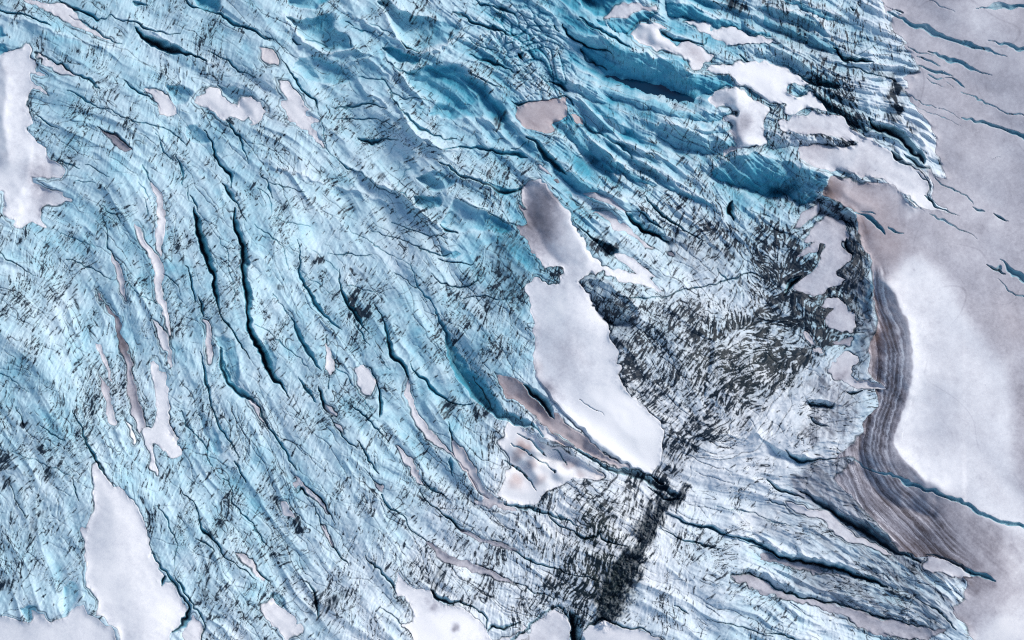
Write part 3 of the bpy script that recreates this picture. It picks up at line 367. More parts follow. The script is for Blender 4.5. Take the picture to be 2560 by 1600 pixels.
# ice cliffs: (tile x, tile y, crest line, foot line, blue, label)
CLIFF = [
(2,0,"700,330 870,350 1000,400 1060,440 1200,490 1350,530 1500,560 1620,620 1730,690 1900,710 2050,740 2125,800","640,480 740,580 850,680 950,740 1100,800 1280,860 1450,910 1600,950 1700,950 1750,910 1900,870 2050,820 2125,802",.86,"long blue ice cliff above the dark pool"),
(2,0,"890,183 1050,160 1150,120 1280,90 1360,110 1385,130","895,190 930,260 1000,300 1080,320 1150,280 1220,200 1320,150 1385,132",.84,"blue ice cliff under the grey blue snow cap"),
(2,0,"1600,10 1700,50 1800,100 1900,160 2000,190 2120,210 2250,270 2440,315","1440,30 1500,150 1620,160 1700,190 1830,210 1880,270 1960,270 2050,255 2200,310 2440,365",.88,"deep blue ice cliff above the long snow shelf"),
(2,0,"560,220 650,290 760,350 860,430 945,488","500,280 600,370 700,430 800,470 945,492",.8,"blue face beside the sharp black slit"),
(2,0,"830,808 950,840 1100,900 1280,950 1400,960 1550,1030 1700,1060 1900,1060 2095,1045","830,822 950,930 1080,970 1200,1020 1350,1060 1500,1110 1700,1140 1850,1150 1980,1120 2095,1050",.72,"smooth blue face curving below the dark pool"),
(2,0,"590,780 720,810 830,870 905,932","500,840 650,900 780,950 880,970 905,940",.72,"short blue face left of the smooth curving one"),
(2,0,"510,920 600,960 700,1020 820,1060 950,1120 1050,1180 1085,1200","520,1000 600,1090 700,1190 820,1270 850,1240 950,1250 1060,1260 1085,1212",.74,"dark teal face right of the pinkish snow"),
(2,0,"1400,1180 1560,1200 1700,1240 1850,1320 1960,1340 2050,1290 2110,1280","1380,1290 1500,1380 1650,1420 1800,1450 2000,1470 2060,1420 2112,1320",.74,"curled blue face whose tip touches the pyramid drift"),
(2,0,"1640,1200 1800,1230 1950,1210 2080,1180","1650,1210 1800,1272 1900,1262 2000,1242 2082,1190",.68,"small curled blue finger above the curled face"),
(2,0,"430,1130 560,1205 640,1260 700,1320 800,1380 900,1440 980,1512 1100,1582","380,1180 450,1250 560,1350 640,1440 750,1530 850,1600 960,1640 1110,1660",.82,"deep blue face below the pinkish snow"),
(2,1,"370,0 500,90 590,130 700,170 800,220 900,290","380,60 420,130 520,230 600,280 700,300 800,315 860,340 905,350",.85,"dark blue face above the grey snow lens"),
(2,1,"950,0 1050,50 1150,110 1250,170 1350,220 1392,260","780,0 900,20 1020,110 1130,190 1280,245 1392,264",.8,"teal face, first of two parallel ones right of the ribbon"),
(2,1,"1200,0 1300,60 1400,120 1500,200 1620,290 1750,340 1850,390 1975,490","1130,0 1220,80 1350,170 1450,260 1600,335 1750,405 1850,445 1975,496",.78,"long teal face, second of two parallel ones"),
(2,1,"800,240 900,300 1000,350 1150,420 1250,480 1350,560 1425,630","860,335 960,405 1050,465 1120,540 1200,630 1300,700 1420,750 1490,785",.66,"mottled grey blue face over the black slot"),
(2,1,"560,300 680,320 800,380 950,430 1085,500","580,380 680,450 780,480 930,490 1000,540 1100,560",.6,"rounded face between ribbon and grey lens"),
(2,1,"640,1130 780,1125 900,1180 1060,1270 1130,1330 1180,1400","650,1170 750,1290 795,1400 870,1500 960,1560 1080,1540",.55,"blue grey ice hump beside the central tongue"),
(3,0,"-60,150 0,180 130,200 250,240 370,290 480,320 600,370 665,430","-60,230 0,270 150,330 300,390 420,440 530,480 640,505 675,450",.8,"ribbed dark face, lower of two at the upper right"),
(3,0,"-80,50 0,70 130,90 230,110 330,140 445,180 610,355","-80,120 0,160 130,192 230,232 330,284 450,306 612,362",.76,"ribbed dark face, upper of two at the upper right"),
(3,0,"240,0 330,20 430,90 550,120 745,230","150,0 240,45 400,135 520,170 620,210 748,238",.78,"short dark face right at the top edge"),
(3,0,"-60,480 0,480 130,480 280,520 400,600 560,680 700,740 855,858","-60,560 0,575 100,590 200,640 320,690 420,760 560,800 700,780 857,862",.68,"grey blue face arching over the bright snow basin"),
(3,0,"0,1212 200,1240 400,1270 560,1305 700,1325 870,1350","0,1395 60,1385 250,1385 450,1392 600,1390 872,1357",.3,"pale ice finger pointing right across the snow apron"),
(2,1,"1960,60 2100,-20 2300,-60 2450,-30 2600,0 2700,50 2735,120","1900,130 2050,240 2200,270 2380,330 2540,350 2650,260 2725,150",.84,"broad teal cliff wall below the pyramid drift"),
(3,1,"330,40 420,90 520,150 560,200 500,330","60,300 200,330 300,420 420,370 490,340",.8,"dark fluted cliff of blue ice, tallest on the right"),
(3,1,"560,210 640,380 760,430 830,500 850,650","480,400 470,500 560,530 700,590 840,680",.62,"fluted dark ice wall above the grey blue snow pocket"),
]
CLIFF += [
(2,3,"1450,300 1600,345 1750,395 1870,425 2000,475 2150,505 2300,560 2450,620 2700,690 2950,770","1450,330 1600,385 1750,440 1870,470 2000,525 2150,560 2300,625 2450,695 2700,780 2950,860",.5,"long grey ice step right of the moraine"),
(3,3,"0,600 150,670 350,720 550,770 750,800 950,900 1130,990","0,690 150,755 350,815 550,875 750,905 950,965 1130,1012",.52,"dark edged grey ice step above the upper snow filled trough"),
(3,3,"-200,820 0,880 100,960 300,1020 500,1060 750,1120 1000,1200 1200,1265 1450,1340","-200,880 0,965 100,1050 300,1100 500,1130 750,1190 1000,1260 1200,1322 1450,1392",.45,"long grey ice step above the lowest snow filled trough"),
(3,3,"320,60 450,130 560,190 680,270 850,330 950,390 1100,490 1230,600 1350,680","330,115 450,190 560,280 680,360 850,450 950,540 1100,610 1230,695 1350,722",.66,"steep teal bank over the wide dark teal crevasse"),
(2,2,"2300,1080 2450,1180 2560,1240 2700,1280 2900,1320 3050,1290","2420,1200 2500,1290 2600,1330 2720,1370 2900,1350 3050,1300",.4,"short grey step at the left end of the banded ice"),
(3,2,"380,770 500,760 620,790 700,800","370,810 480,840 600,830 705,806",.4,""),
]
GREY = [  # silt strokes, plus shade by the tongue and right cliffs painted grey
("2010,1215,60 2080,1240,90 2160,1290,110 2240,1340,110 2320,1400,80 2400,1440,40",.95),
("2160,1400,60 2220,1430,80 2290,1480,100 2340,1530,80",.6),
("2010,1440,60 2100,1480,80 2200,1520,90 2300,1560,70",.6),
("1920,1290,60 2050,1350,70 2180,1400,60",.35),
("2060,960,50 2100,1000,70 2090,1050,70 2040,1080,50",.7),
("2030,1190,50 2100,1180,60 2160,1200,50",.8),
("2100,1440,30 2060,1470,50",.6),
("1700,620,60 1800,650,60",.35),
("2130,560,40 2150,640,50 2140,720,60 2170,800,50 2150,900,50",.5),
("1430,720,60 1480,740,70 1560,800,50 1520,880,40",.5),
("1260,640,60 1290,720,50",.3),
("1960,60,60 2050,130,80",.2),
("2060,520,30 2110,580,50 2120,660,50 2150,760,50 2170,860,40",.8),
]
TONEBAND = [
("2000,1000,10 2001,1001,10",.0),
("2168,720,36 2186,800,50 2205,880,70 2210,960,80 2195,1040,80 2170,1120,90 2170,1200,110 2220,1270,120 2290,1330,120 2360,1390,90 2440,1450,60",.26),
("2240,1180,60 2300,1230,60 2380,1290,60 2460,1350,70 2520,1400,60",.14),
("2330,1530,60 2400,1560,60",.12),
("2060,480,24 2075,520,30 2110,530,30 2150,560,30",.2),
]
# bowls: (tile x, tile y, outline, depth factor, extra blue, label)
BOWL = [
(1,0,"260,140 400,180 560,185 700,125 760,190 740,260 860,330 900,400 930,460 830,490 690,495 620,460 470,380 350,260",1.1,.28,"blue ice bowl with a scalloped upper rim"),
(1,0,"280,-80 300,20 350,60 460,90 560,110 620,60 700,20 740,0 740,-80",1.1,.34,"turquoise bowl cut by the top edge"),
(1,0,"1130,0 1200,100 1250,180 1300,280 1380,380 1450,450 1530,480 1600,460 1750,430 1900,370 1960,270 1900,210 1750,200 1650,140 1520,150 1430,90 1300,60 1220,-20",1.0,.3,"broad blue bowl with a curved black slot at its foot"),
(1,0,"1190,430 1280,440 1400,490 1540,550 1550,600 1480,620 1350,590 1260,530",1.3,.36,"small oval blue bowl below the broad one"),
(1,0,"1380,700 1500,660 1700,600 1900,600 2050,680 2200,800 2280,920 2380,990 2400,1140 2280,1160 2150,1120 1900,1130 1680,1100 1640,1060 1700,960 1550,880 1430,790",.8,.3,"largest blue hollow, with rippled floor"),
(1,0,"400,560 600,540 830,620 970,720 850,790 600,800 420,700 350,640",.5,.14,""),
(0,0,"1560,800 1750,800 1830,880 1750,980 1650,980 1600,900",.8,.28,""),
(0,0,"2060,790 2300,820 2430,900 2400,950 2300,900 2240,970 2150,900",.8,.24,""),
(0,0,"1740,1180 1850,1180 1940,1260 1980,1340 1850,1360 1760,1260",.7,.2,""),
(0,0,"-80,200 0,220 60,300 80,340 0,350 -80,350",1.0,.4,""),
(0,0,"1830,-60 2050,-60 2090,110 1960,122 1860,85",.8,.4,""),
(0,0,"-80,400 0,390 60,420 100,470 60,520 0,525 -80,525",.8,.4,""),
(1,1,"1490,160 1560,150 1700,100 1820,160 1900,200 1800,280 1700,310 1600,270 1530,210",1.1,.34,"upper of two small turquoise bowls in the middle"),
(1,1,"1450,330 1550,310 1700,330 1750,370 1700,440 1580,450 1500,400",1.2,.36,"lower of two small turquoise bowls in the middle"),
(1,1,"1880,350 2000,430 2200,500 2419,600 2400,700 2100,680 1850,670 1740,630 1760,560 1800,480",.6,.24,""),
(1,1,"1720,820 1850,860 1900,840 1950,880 1860,930 1770,900",.8,.3,""),
(2,0,"640,-80 660,50 720,100 870,160 960,80 1180,10 1280,-20 1280,-80",1.0,.4,"turquoise hollow at the top edge left of the snow cap"),
(2,0,"800,170 880,180 910,260 850,240",.8,.3,""),
(2,1,"640,600 780,700 860,760 960,790 1015,860 950,920 880,880 820,820 760,730 690,660",1.8,.4,"black pit beside the central tongue's dark flank"),
(0,2,"2000,130 2150,150 2230,220 2260,400 2260,620 2190,590 2110,450 2090,280",.5,.2,""),
(0,2,"1850,850 1980,950 2080,1100 2130,1250 2050,1280 1950,1150",.4,.18,""),
(0,3,"580,990 650,930 720,980 740,1060 700,1150 620,1290 560,1300 600,1150",.3,.3,""),
(0,3,"180,1200 290,1170 360,1220 330,1260 300,1320 230,1330",.6,.45,""),
(1,3,"100,1170 140,1080 220,1080 300,1130 300,1240 240,1200",.8,.35,""),
(3,1,"850,1150 1000,1150 960,1500 880,1480 740,1340 760,1220",.5,.25,""),
(1,2,"80,200 160,270 200,380 180,470 120,420 80,330",.4,.2,""),
]
POOL = P(2,0,"900,722 1000,730 1130,745 1280,780 1450,830 1600,890 1700,930 1712,950 1690,962 1580,952 1450,917 1280,866 1100,800 1000,768")
# moraine band: x,y,width
MORAINE = "1640,60,60 1560,170,110 1420,270,130 1320,400,170 1250,520,190 1190,640,150 1130,760,190 1060,860,240 990,980,300 940,1100,300 910,1220,280 880,1290,200"
# dark debris smears: (tile x, tile y, "x,y,width ...", strength)
SMEAR = [
(2,3,"1000,450,120 900,600,260 860,800,300 760,980,240 680,1150,200 640,1280,100",.62),
(2,3,"900,50,60 860,250,60 830,320,30",.6),
(2,3,"1180,0,100 1120,150,140 1080,300,120",.55),
(2,2,"1900,0,60 1700,250,90 1560,500,100 1400,700,120 1290,790,60",.45),
(2,2,"2440,400,120 2200,620,160 1950,800,200 1700,1050,200 1520,1300,140 1440,1500,100",.6),
(2,2,"1200,0,60 1230,200,120 1180,340,90 1080,420,50",.5),
(3,0,"1210,780,50 1200,860,90 1180,950,100 1240,1050,60",.95),
(3,1,"0,700,100 150,780,120 300,820,90",.5),
(3,1,"450,960,60 350,1040,110 230,1110,130 170,1220,80",.95),
(3,1,"60,1300,80 300,1290,90 500,1270,100 640,1200,110 740,1190,60",.9),
(3,1,"420,1420,60 520,1430,90 600,1430,40",.95),
(3,1,"490,820,50 520,900,80 440,960,70",.9),
(3,2,"280,0,200 520,80,160 720,110,60",.9),
(3,2,"320,350,80 240,400,120 120,500,90 0,560,60",.9),
(3,2,"500,220,100 620,190,80",.9),
(0,3,"2200,290,50 2110,420,60 1980,530,70 1950,500,40",.75),
(0,3,"2000,680,40 1960,830,40 1970,950,50 1900,1080,50 1830,1180,30",.7),
(1,3,"860,1060,40 720,1150,60 620,1290,80 550,1360,40",.75),
(1,3,"540,1000,50 560,1150,80 500,1250,50",.7),
(1,3,"2230,900,40 2220,1000,50 2170,1130,50",.7),
(1,3,"340,340,60 380,420,50 400,470,20",.9),
(1,3,"180,180,50 210,150,40",.9),
(1,3,"1780,800,60 1720,900,70 1700,1050,60",.7),
(1,1,"940,1240,60 920,1330,60",.95), (1,1,"950,1430,50 1050,1440,80",.95), (1,1,"760,1270,70 740,1320,30",.7),
(1,1,"600,930,60 550,960,40",.9), (1,1,"880,460,60 820,520,40",.7), (1,1,"280,380,50 290,400,30",.7),
(1,1,"1180,140,50 1080,210,40",.7),(1,1,"1010,1070,60 990,1110,40",.7),(1,1,"220,1200,60 200,1220,40",.8),
(1,1,"2200,1350,80 2170,1450,70",.85),(1,1,"2419,800,200 2350,1000,200 2250,1200,160 2200,1350,100",.4),
(0,2,"240,960,60 210,990,30",.9), (0,2,"390,1220,60 400,1240,30",.9), (0,2,"60,1280,60 30,1340,60",.8), (0,2,"500,1400,60 460,1480,60",.8),
(0,2,"120,380,40 100,450,40",.6), (0,3,"380,300,60 330,420,60 280,600,70 260,640,40",.7), (0,3,"60,950,60 30,1000,60",.8),
(0,3,"60,10,80 40,60,80",.8), (1,2,"1850,800,100 1780,870,80",.8), (1,2,"2060,780,100 2150,850,120 2000,900,60",.6),
(0,0,"780,440,50 600,560,60",.5), (1,0,"1480,170,50 1470,210,40",.8), (1,0,"1620,200,50 1640,260,40",.5),
(1,0,"1580,10,50 1570,50,20",.8), (1,0,"2360,1050,60 2300,1150,70",.8), (1,0,"1620,1090,30 1620,1180,50",.6),
(3,2,"1000,150,80 900,210,60",.7), (2,0,"2100,50,100 2180,80,60",.8), (2,1,"800,780,120 920,860,120",.9),
(3,0,"1080,1060,60 1200,1130,90 1330,1180,80 1400,1290,60",.75),
(3,0,"1000,620,50 1100,700,60 1200,720,60",.7),
(3,1,"700,560,60 760,700,60 800,850,80 850,1000,60",.7),
(3,1,"120,1290,80 60,1400,120 -100,1500,140 -300,1560,120",.8),
(2,1,"1750,600,60 1950,650,100 2100,800,80 2300,760,100 2400,900,120",.55),
(2,1,"2000,840,60 2060,900,60",.8),
(2,2,"1880,150,60 2000,100,90 2200,50,90 2380,100,80",.75),
(3,2,"0,620,80 150,560,80 250,480,60",.8),
(2,2,"1500,700,60 1420,850,60 1350,950,40",.5),
(2,2,"2419,760,120 2250,850,120 2000,960,120",.45),
(2,3,"1450,60,80 1300,260,90 1260,420,60",.8),
]
# snow tint: (x, y, radius px in the 2560 frame, tone change, pink change)
TINT = [
(1350,520,70,.42,.1),(1330,590,75,.44,.05),(1390,470,40,.25,0),(1400,700,50,.1,0),(1410,760,60,.0,0),(1400,870,60,.12,0),(1330,830,30,.14,0),
(1410,900,60,.10,0),(1360,740,30,.1,0),(1590,1120,90,-.26,0),(1540,1040,80,-.18,0),(1330,1160,14,.3,.7),(1400,1110,16,.25,.8),(1350,1200,16,.22,.6),(1450,1180,14,.2,.6),(1620,1200,16,.7,.2),(1470,1040,60,-.1,0),
(100,430,42,.3,0),(110,495,45,.25,0),(15,400,26,.1,0),(20,180,20,.1,0),
(2195,760,60,.02,.2),(2200,850,40,.08,.4),(2215,950,55,.02,.05),
(2050,1180,50,.3,.1),(2260,1400,80,.18,.15),(2080,480,30,.32,.4),(2150,500,70,.06,.35),(2200,600,80,.1,.4),

(2460,860,60,.08,0),(2540,1000,60,.1,0),(2540,800,60,.05,.1),(2440,30,60,-.12,0),(2300,500,30,-.18,0),(2280,530,20,-.2,0),
(2540,1560,70,-.32,0),(2555,1400,60,-.22,0),(2480,1600,50,-.25,0),
(1860,300,22,.3,0),(1840,340,25,.26,0),(1815,250,20,.14,0),(1880,350,22,-.15,0),(1720,120,24,.2,0),(1740,140,18,.2,.1),(1760,160,20,-.05,.1),
(1370,1000,40,.18,0),(1350,970,30,.35,0),(1330,920,24,.2,.3),
(1300,1110,16,.35,1.0),(1310,1120,18,.3,1.0),(1295,1205,18,.25,.9),(1425,1155,14,.45,.4),(1290,1140,14,.2,.8),(1500,1180,24,.05,.5),(1360,1110,12,.2,.6),
(2100,940,16,.3,0),(1300,800,40,.08,0),(300,860,30,.3,.1),(305,780,30,.3,.1),(325,1070,40,-.45,-.2),(275,1045,20,-.3,0),
(1080,1525,14,.4,0),(1135,1570,12,.5,0),(1070,1500,10,.2,0),(2500,1450,90,.05,.1),
(2160,420,20,.1,0),(2030,370,40,.14,.1),(2000,330,35,.08,0),
]
ICEB = """5 5 5 5 5 5 5 5 6 7 6 6 5 4 2 2 2
5 5 5 5 5 5 6 6 6 6 6 6 5 4 2 2 2
5 5 5 5 5 5 5 5 6 6 6 6 5 4 2 2 2
5 5 5 5 5 5 5 5 5 6 5 5 6 4 3 2 2
5 5 5 5 5 5 5 5 7 5 4 3 4 5 4 2 2
5 5 5 5 5 5 5 5 5 4 3 2 2 5 4 2 2
5 5 5 5 5 5 5 5 5 3 1 1 0 1 3 2 2
5 5 5 5 5 5 5 5 2 1 0 0 0 1 3 2 2
5 5 5 5 5 5 4 2 1 1 0 1 1 2 3 2 2
5 5 5 5 5 4 3 1 1 1 1 2 3 3 4 2 2
4 3 4 4 4 3 2 1 1 1 2 2 3 3 4 2 2"""
DIRT = """3 4 4 5 2 2 3 3 3 2 2 4 6 5 1 0 0
2 3 4 5 3 3 3 4 3 2 2 3 6 7 2 0 0
3 3 3 3 4 4 3 4 3 3 2 4 6 9 2 0 0
3 4 3 3 4 4 4 3 5 3 3 6 7 7 2 0 0
5 5 4 4 3 4 4 4 6 6 6 7 8 8 2 0 0
6 5 4 4 3 4 4 5 6 6 8 8 9 6 1 0 0
6 5 4 4 3 4 4 4 5 4 8 8 4 3 2 0 0
6 5 4 4 4 4 3 4 4 2 6 3 2 2 2 0 0
6 5 4 4 4 4 4 5 6 8 5 3 2 3 3 2 0
5 3 2 4 5 4 5 6 8 9 4 3 2 2 4 2 0
1 1 1 2 3 3 2 2 3 6 3 3 2 2 3 1 0"""
ANG = """65 65 60 50 60 95 85 105 150
62 62 60 50 60 80 80 115 150
60 58 50 45 60 60 70 80 150
62 62 50 45 70 50 40 10 110
68 62 55 60 74 60 28 145 145
70 60 50 60 76 65 60 140 145"""

FLOW = """155 155 152 140 142 148 152 158 155
155 150 140 138 140 145 148 150 155
150 115 110 125 140 140 142 140 150
130 108 112 122 130 135 50 20 100
120 110 125 132 140 150 160 150 150
120 115 130 140 155 160 160 155 150"""
SWATH = [
("1500,760,50 1545,830,80 1590,930,90 1640,1040,80 1660,1130,50",.45),
("2080,480,50 2110,560,60 2130,680,70 2120,800,80 2060,860,70",.6),
("1900,560,50 1950,640,100 1960,740,120 1990,810,120 1940,880,150 1850,940,160 1770,1010,140 1700,1090,90 1660,1170,60",.8),
("2000,60,30 2040,170,50 2090,240,70 2110,300,70 2150,360,60",.85),
("2150,260,20 2140,200,30 2120,150,20",.5),
("1500,1260,50 1490,1350,110 1460,1450,110 1430,1550,60",.62),
("1640,860,80 1720,820,100 1820,780,120 1900,740,100",.5),
("1330,1250,60 1360,1350,90",.3),
("1590,1200,30 1640,1135,40 1720,1060,45 1820,990,45 1920,930,55 2010,860,50",1.0),
("1740,560,60 1850,620,80",.4),
("1250,600,50 1240,700,60 1270,760,50",.4),
]
LAYERLINE = "2170,560 2190,640 2215,760 2235,870 2240,960 2222,1060 2215,1130 2250,1210 2330,1290 2420,1370 2520,1450 2620,1540"
LAYERAREA = [
("2190,700,50 2205,800,80 2225,900,90 2215,1000,110 2170,1100,120 2160,1180,170 2190,1270,190 2270,1340,170 2350,1430,120",1.0),
("2050,1080,60 2090,1010,60 2070,950,50",.8),
("2150,1400,100 2230,1470,130 2290,1540,100",.8),
]
DUNE_LIT = "2222,712 2245,752 2268,800 2281,860 2282,930 2266,1000 2240,1070 2236,1110 2262,1150 2320,1195 2400,1240 2480,1290 2560,1325 2535,1210 2522,1100 2520,1000 2500,920 2445,850 2400,790 2385,740 2350,690 2300,650 2262,655 2250,690"

RIDGES = [
(1,0,2.0,"250,100 300,200 370,300 460,400 560,465 690,505 830,490 950,470 1100,520 1250,570"),
(1,0,2.2,"1130,-20 1230,150 1290,290 1400,420 1500,490 1640,480 1800,420 1960,350 2080,380"),
(1,0,2.0,"1190,420 1260,560 1330,680 1430,790 1560,930 1680,1020"),
(1,0,2.4,"1230,840 1330,960 1420,1100 1500,1250 1620,1340 1800,1400 2000,1430"),
(1,0,1.4,"840,620 1000,560 1150,600 1230,700 1290,820"),
(1,0,1.3,"940,720 1060,850 1180,930 1260,1020"),
(1,0,1.2,"700,20 860,110 1010,190 1150,260 1260,340 1380,400"),
(1,1,2.0,"780,0 1000,130 1200,230 1400,360 1560,470 1680,600 1820,710"),
(1,1,1.6,"1690,20 1850,100 2050,190 2250,270 2419,340"),
(1,1,1.3,"1890,370 2050,440 2200,510 2419,590"),
(2,0,1.5,"560,90 700,180 850,270 1000,340 1200,430"),
(2,0,1.6,"840,700 1000,790 1200,865 1450,935 1560,1000 1700,1040 1900,1020 2090,1045"),
(2,0,1.4,"-20,1130 100,1170 300,1250 500,1330 620,1420 700,1530"),
(2,0,1.4,"-20,1250 120,1290 230,1400 330,1512"),
(2,0,1.2,"830,1240 950,1300 1100,1380 1250,1450 1400,1512"),
(0,0,.9,"-20,120 220,210 420,280 640,330 900,420 1150,480"),
(0,0,.9,"1050,130 1300,200 1500,330 1700,450 1950,570 2200,700"),
(1,1,1.0,"0,-40 200,60 450,150 700,230 950,300 1150,370 1300,450"),
(2,2,1.0,"1500,1150 1800,1080 2050,1100 2300,1180"),
]

# ------------------------------------------------------------------ grid over the glacier and its fields
STEP = 1.6
MARG = 255.2
RNG = np.random.default_rng(7)
us = -MARG + STEP * np.arange(1920); vs_ = -MARG + STEP * np.arange(1320)
NW, NH = len(us), len(vs_)
U, V = np.meshgrid(us, vs_)
F32 = np.float32
FX = np.fft.rfftfreq(NW)[None, :]; FY = np.fft.fftfreq(NH)[:, None]
def blur(a, s, sy=None):
    s = s / STEP; sy = s if sy is None else sy / STEP
    g = np.exp(-2 * (np.pi ** 2) * ((FX * s) ** 2 + (FY * sy) ** 2))
    return np.fft.irfft2(np.fft.rfft2(a) * g, s=a.shape)
def noise(s, oct=1, gain=.5):
    out = 0
    for k in range(oct):
        n = blur(RNG.standard_normal((NH, NW)), s / 2 ** k); n /= n.std(); out = out + n * gain ** k
    return out / out.std()
def sst(a, b, x):
    t = np.clip((x - a) / (b - a), 0, 1); return t * t * (3 - 2 * t)
def samp(a, x, y):          # bilinear, x y in grid index
    x = np.clip(x, 0, NW - 1.001); y = np.clip(y, 0, NH - 1.001)
    i = x.astype(np.int32); j = y.astype(np.int32); fx = x - i; fy = y - j
    k = j * NW + i; r = a.ravel()
    return (r[k] * (1 - fx) + r[k + 1] * fx) * (1 - fy) + (r[k + NW] * (1 - fx) + r[k + NW + 1] * fx) * fy
def cgrid(txt, x0, dx, y0, dy):
    g = np.array([[float(q) for q in r.split()] for r in txt.strip().split('\n')])
    return interp(g, x0, dx, y0, dy)
def interp(g, x0, dx, y0, dy):
    h, w_ = g.shape
    x = np.clip((U - x0) / dx, 0, w_ - 1.001); y = np.clip((V - y0) / dy, 0, h - 1.001)
    i = x.astype(int); j = y.astype(int); fx = x - i; fy = y - j
    fx = fx * fx * (3 - 2 * fx); fy = fy * fy * (3 - 2 * fy)
    return (g[j, i] * (1 - fx) + g[j, i + 1] * fx) * (1 - fy) + (g[j + 1, i] * (1 - fx) + g[j + 1, i + 1] * fx) * fy
def lic(src, c, s, L, h=1.0):
    acc = src.copy(); n = 1.0
    J, I = np.mgrid[0:NH, 0:NW].astype(F32)
    for sg in (1, -1):
        x = I.copy(); y = J.copy()
        px = c * sg; py = s * sg
        for k in range(L):
            x = x + px * h; y = y + py * h
            acc += samp(src, x, y); n += 1
            if k % 3 == 2:
                i = np.clip(x, 0, NW - 1).astype(np.int32); j = np.clip(y, 0, NH - 1).astype(np.int32)
                nx = c[j, i]; ny = s[j, i]; d = np.sign(nx * px + ny * py); d[d == 0] = 1
                px = nx * d; py = ny * d
    acc /= acc.std(); return acc

def lic_lo(sig, c, s, L, h, dec=3):
    """the same streaking on a coarser grid, for broad streaks"""
    global NW, NH
    w0, h0 = NW, NH
    src = blur(RNG.standard_normal((NH, NW)), sig).astype(F32)[::dec, ::dec].copy(); cc = c[::dec, ::dec].copy(); ss = s[::dec, ::dec].copy()
    NH, NW = src.shape
    try: r = lic(src, cc, ss, max(4, L // dec + 1), h)
    finally: NW, NH = w0, h0
    x = np.clip(np.arange(w0) / dec, 0, r.shape[1] - 1.001); y = np.clip(np.arange(h0) / dec, 0, r.shape[0] - 1.001)
    i = x.astype(int); j = y.astype(int); fx = (x - i)[None, :]; fy = (y - j)[:, None]
    a = r[:, i] * (1 - fx) + r[:, i + 1] * fx
    return a[j] * (1 - fy) + a[j + 1] * fy
# slightly crooked coordinates so traced outlines get natural small irregularities
WU = U + 1.6 * noise(5) + 2.4 * noise(16)
WV = V + 1.6 * noise(5) + 2.4 * noise(16)

def window(p, pad):
    i0 = int(max(0, (p[:, 0].min() - pad + MARG) / STEP)); i1 = int(min(NW, (p[:, 0].max() + pad + MARG) / STEP + 2))
    j0 = int(max(0, (p[:, 1].min() - pad + MARG) / STEP)); j1 = int(min(NH, (p[:, 1].max() + pad + MARG) / STEP + 2))
    return (slice(j0, max(j1, j0 + 1)), slice(i0, max(i1, i0 + 1)))
def smooth_line(p, n=4):
    """Catmull-Rom through the traced points (all columns)"""
    if len(p) < 3: return p
    q = np.vstack([2 * p[0] - p[1], p, 2 * p[-1] - p[-2]]); out = []
    for k in range(1, len(q) - 2):
        for t in np.arange(n) / n:
            out.append(.5 * ((2 * q[k]) + (-q[k - 1] + q[k + 1]) * t + (2 * q[k - 1] - 5 * q[k] + 4 * q[k + 1] - q[k + 2]) * t * t + (-q[k - 1] + 3 * q[k] - 3 * q[k + 1] + q[k + 2]) * t ** 3))
    out.append(p[-1]); return np.array(out)
def line_dist(p, x, y, extra=None):
    """distance, side (+ = right of travel), interpolated extra column"""
    best = np.full(x.shape, 1e9); side = np.zeros(x.shape); ex = np.zeros(x.shape)
    for k in range(len(p) - 1):
        ax, ay = p[k, :2]; bx, by = p[k + 1, :2]; ddx, ddy = bx - ax, by - ay
        l2 = ddx * ddx + ddy * ddy + 1e-9
        t = np.clip(((x - ax) * ddx + (y - ay) * ddy) / l2, 0, 1)
        qx = x - ax - t * ddx; qy = y - ay - t * ddy
        d = qx * qx + qy * qy
        m = d < best
        best = np.where(m, d, best)
        side = np.where(m, -qx * ddy + qy * ddx, side)
        if extra is not None: ex = np.where(m, extra[k] * (1 - t) + extra[k + 1] * t, ex)
    return np.sqrt(best), side, ex
def inside(p, x, y):
    c = np.zeros(x.shape, bool); n = len(p)
    for k in range(n):
        ax, ay = p[k - 1, :2]; bx, by = p[k, :2]
        if ay == by: continue
        m = ((ay > y) != (by > y)) & (x < (bx - ax) * (y - ay) / (by - ay) + ax)
        c ^= m
    return c
def poly_sd(p, pad=14):
    q = smooth_line(np.vstack([p, p[:1]]), 3)
    wn = window(p, pad); x = WU[wn]; y = WV[wn]
    d, _, _ = line_dist(q, x, y)
    return wn, np.where(inside(q, x, y), d, -d)

# ---- base relief
ang = np.array([[float(q) for q in r.split()] for r in ANG.split('\n')])
a2 = np.radians(ang * 2)
c2 = interp(np.cos(a2), 0, 320, 0, 320); s2 = interp(np.sin(a2), 0, 320, 0, 320)
TH = .5 * np.arctan2(s2, c2)
rough = np.clip(cgrid(DIRT, 0, 160, 0, 160) / 9, 0, 1)
swirl = sst(1650, 1900, U) * sst(300, 500, V)
TH = TH + np.radians(9) * noise(40) + np.radians(8) * noise(12) + swirl * (np.radians(30) * noise(34) + np.radians(28) * noise(14)) * rough
TH = TH + np.radians(5 + 6 * swirl) * noise(5)
TC, TS = np.cos(TH).astype(F32), (-np.sin(TH)).astype(F32)      # image y points down
blue = cgrid(ICEB, 0, 160, 0, 160) / 10 - .045 * sst(1250, 1000, U) + .03 * noise(60) + .03 * noise(18) + .012 * noise(5)
zz = 1.3 * noise(110) + .45 * noise(42) + .18 * noise(18) + .05 * noise(7) + .03 * noise(3)
fl = np.radians(2 * np.array([[float(q) for q in r.split()] for r in FLOW.split('\n')]))
FL = .5 * np.arctan2(interp(np.sin(fl), 0, 320, 0, 320), interp(np.cos(fl), 0, 320, 0, 320)) + np.radians(7) * noise(45) + np.radians(5) * noise(14)
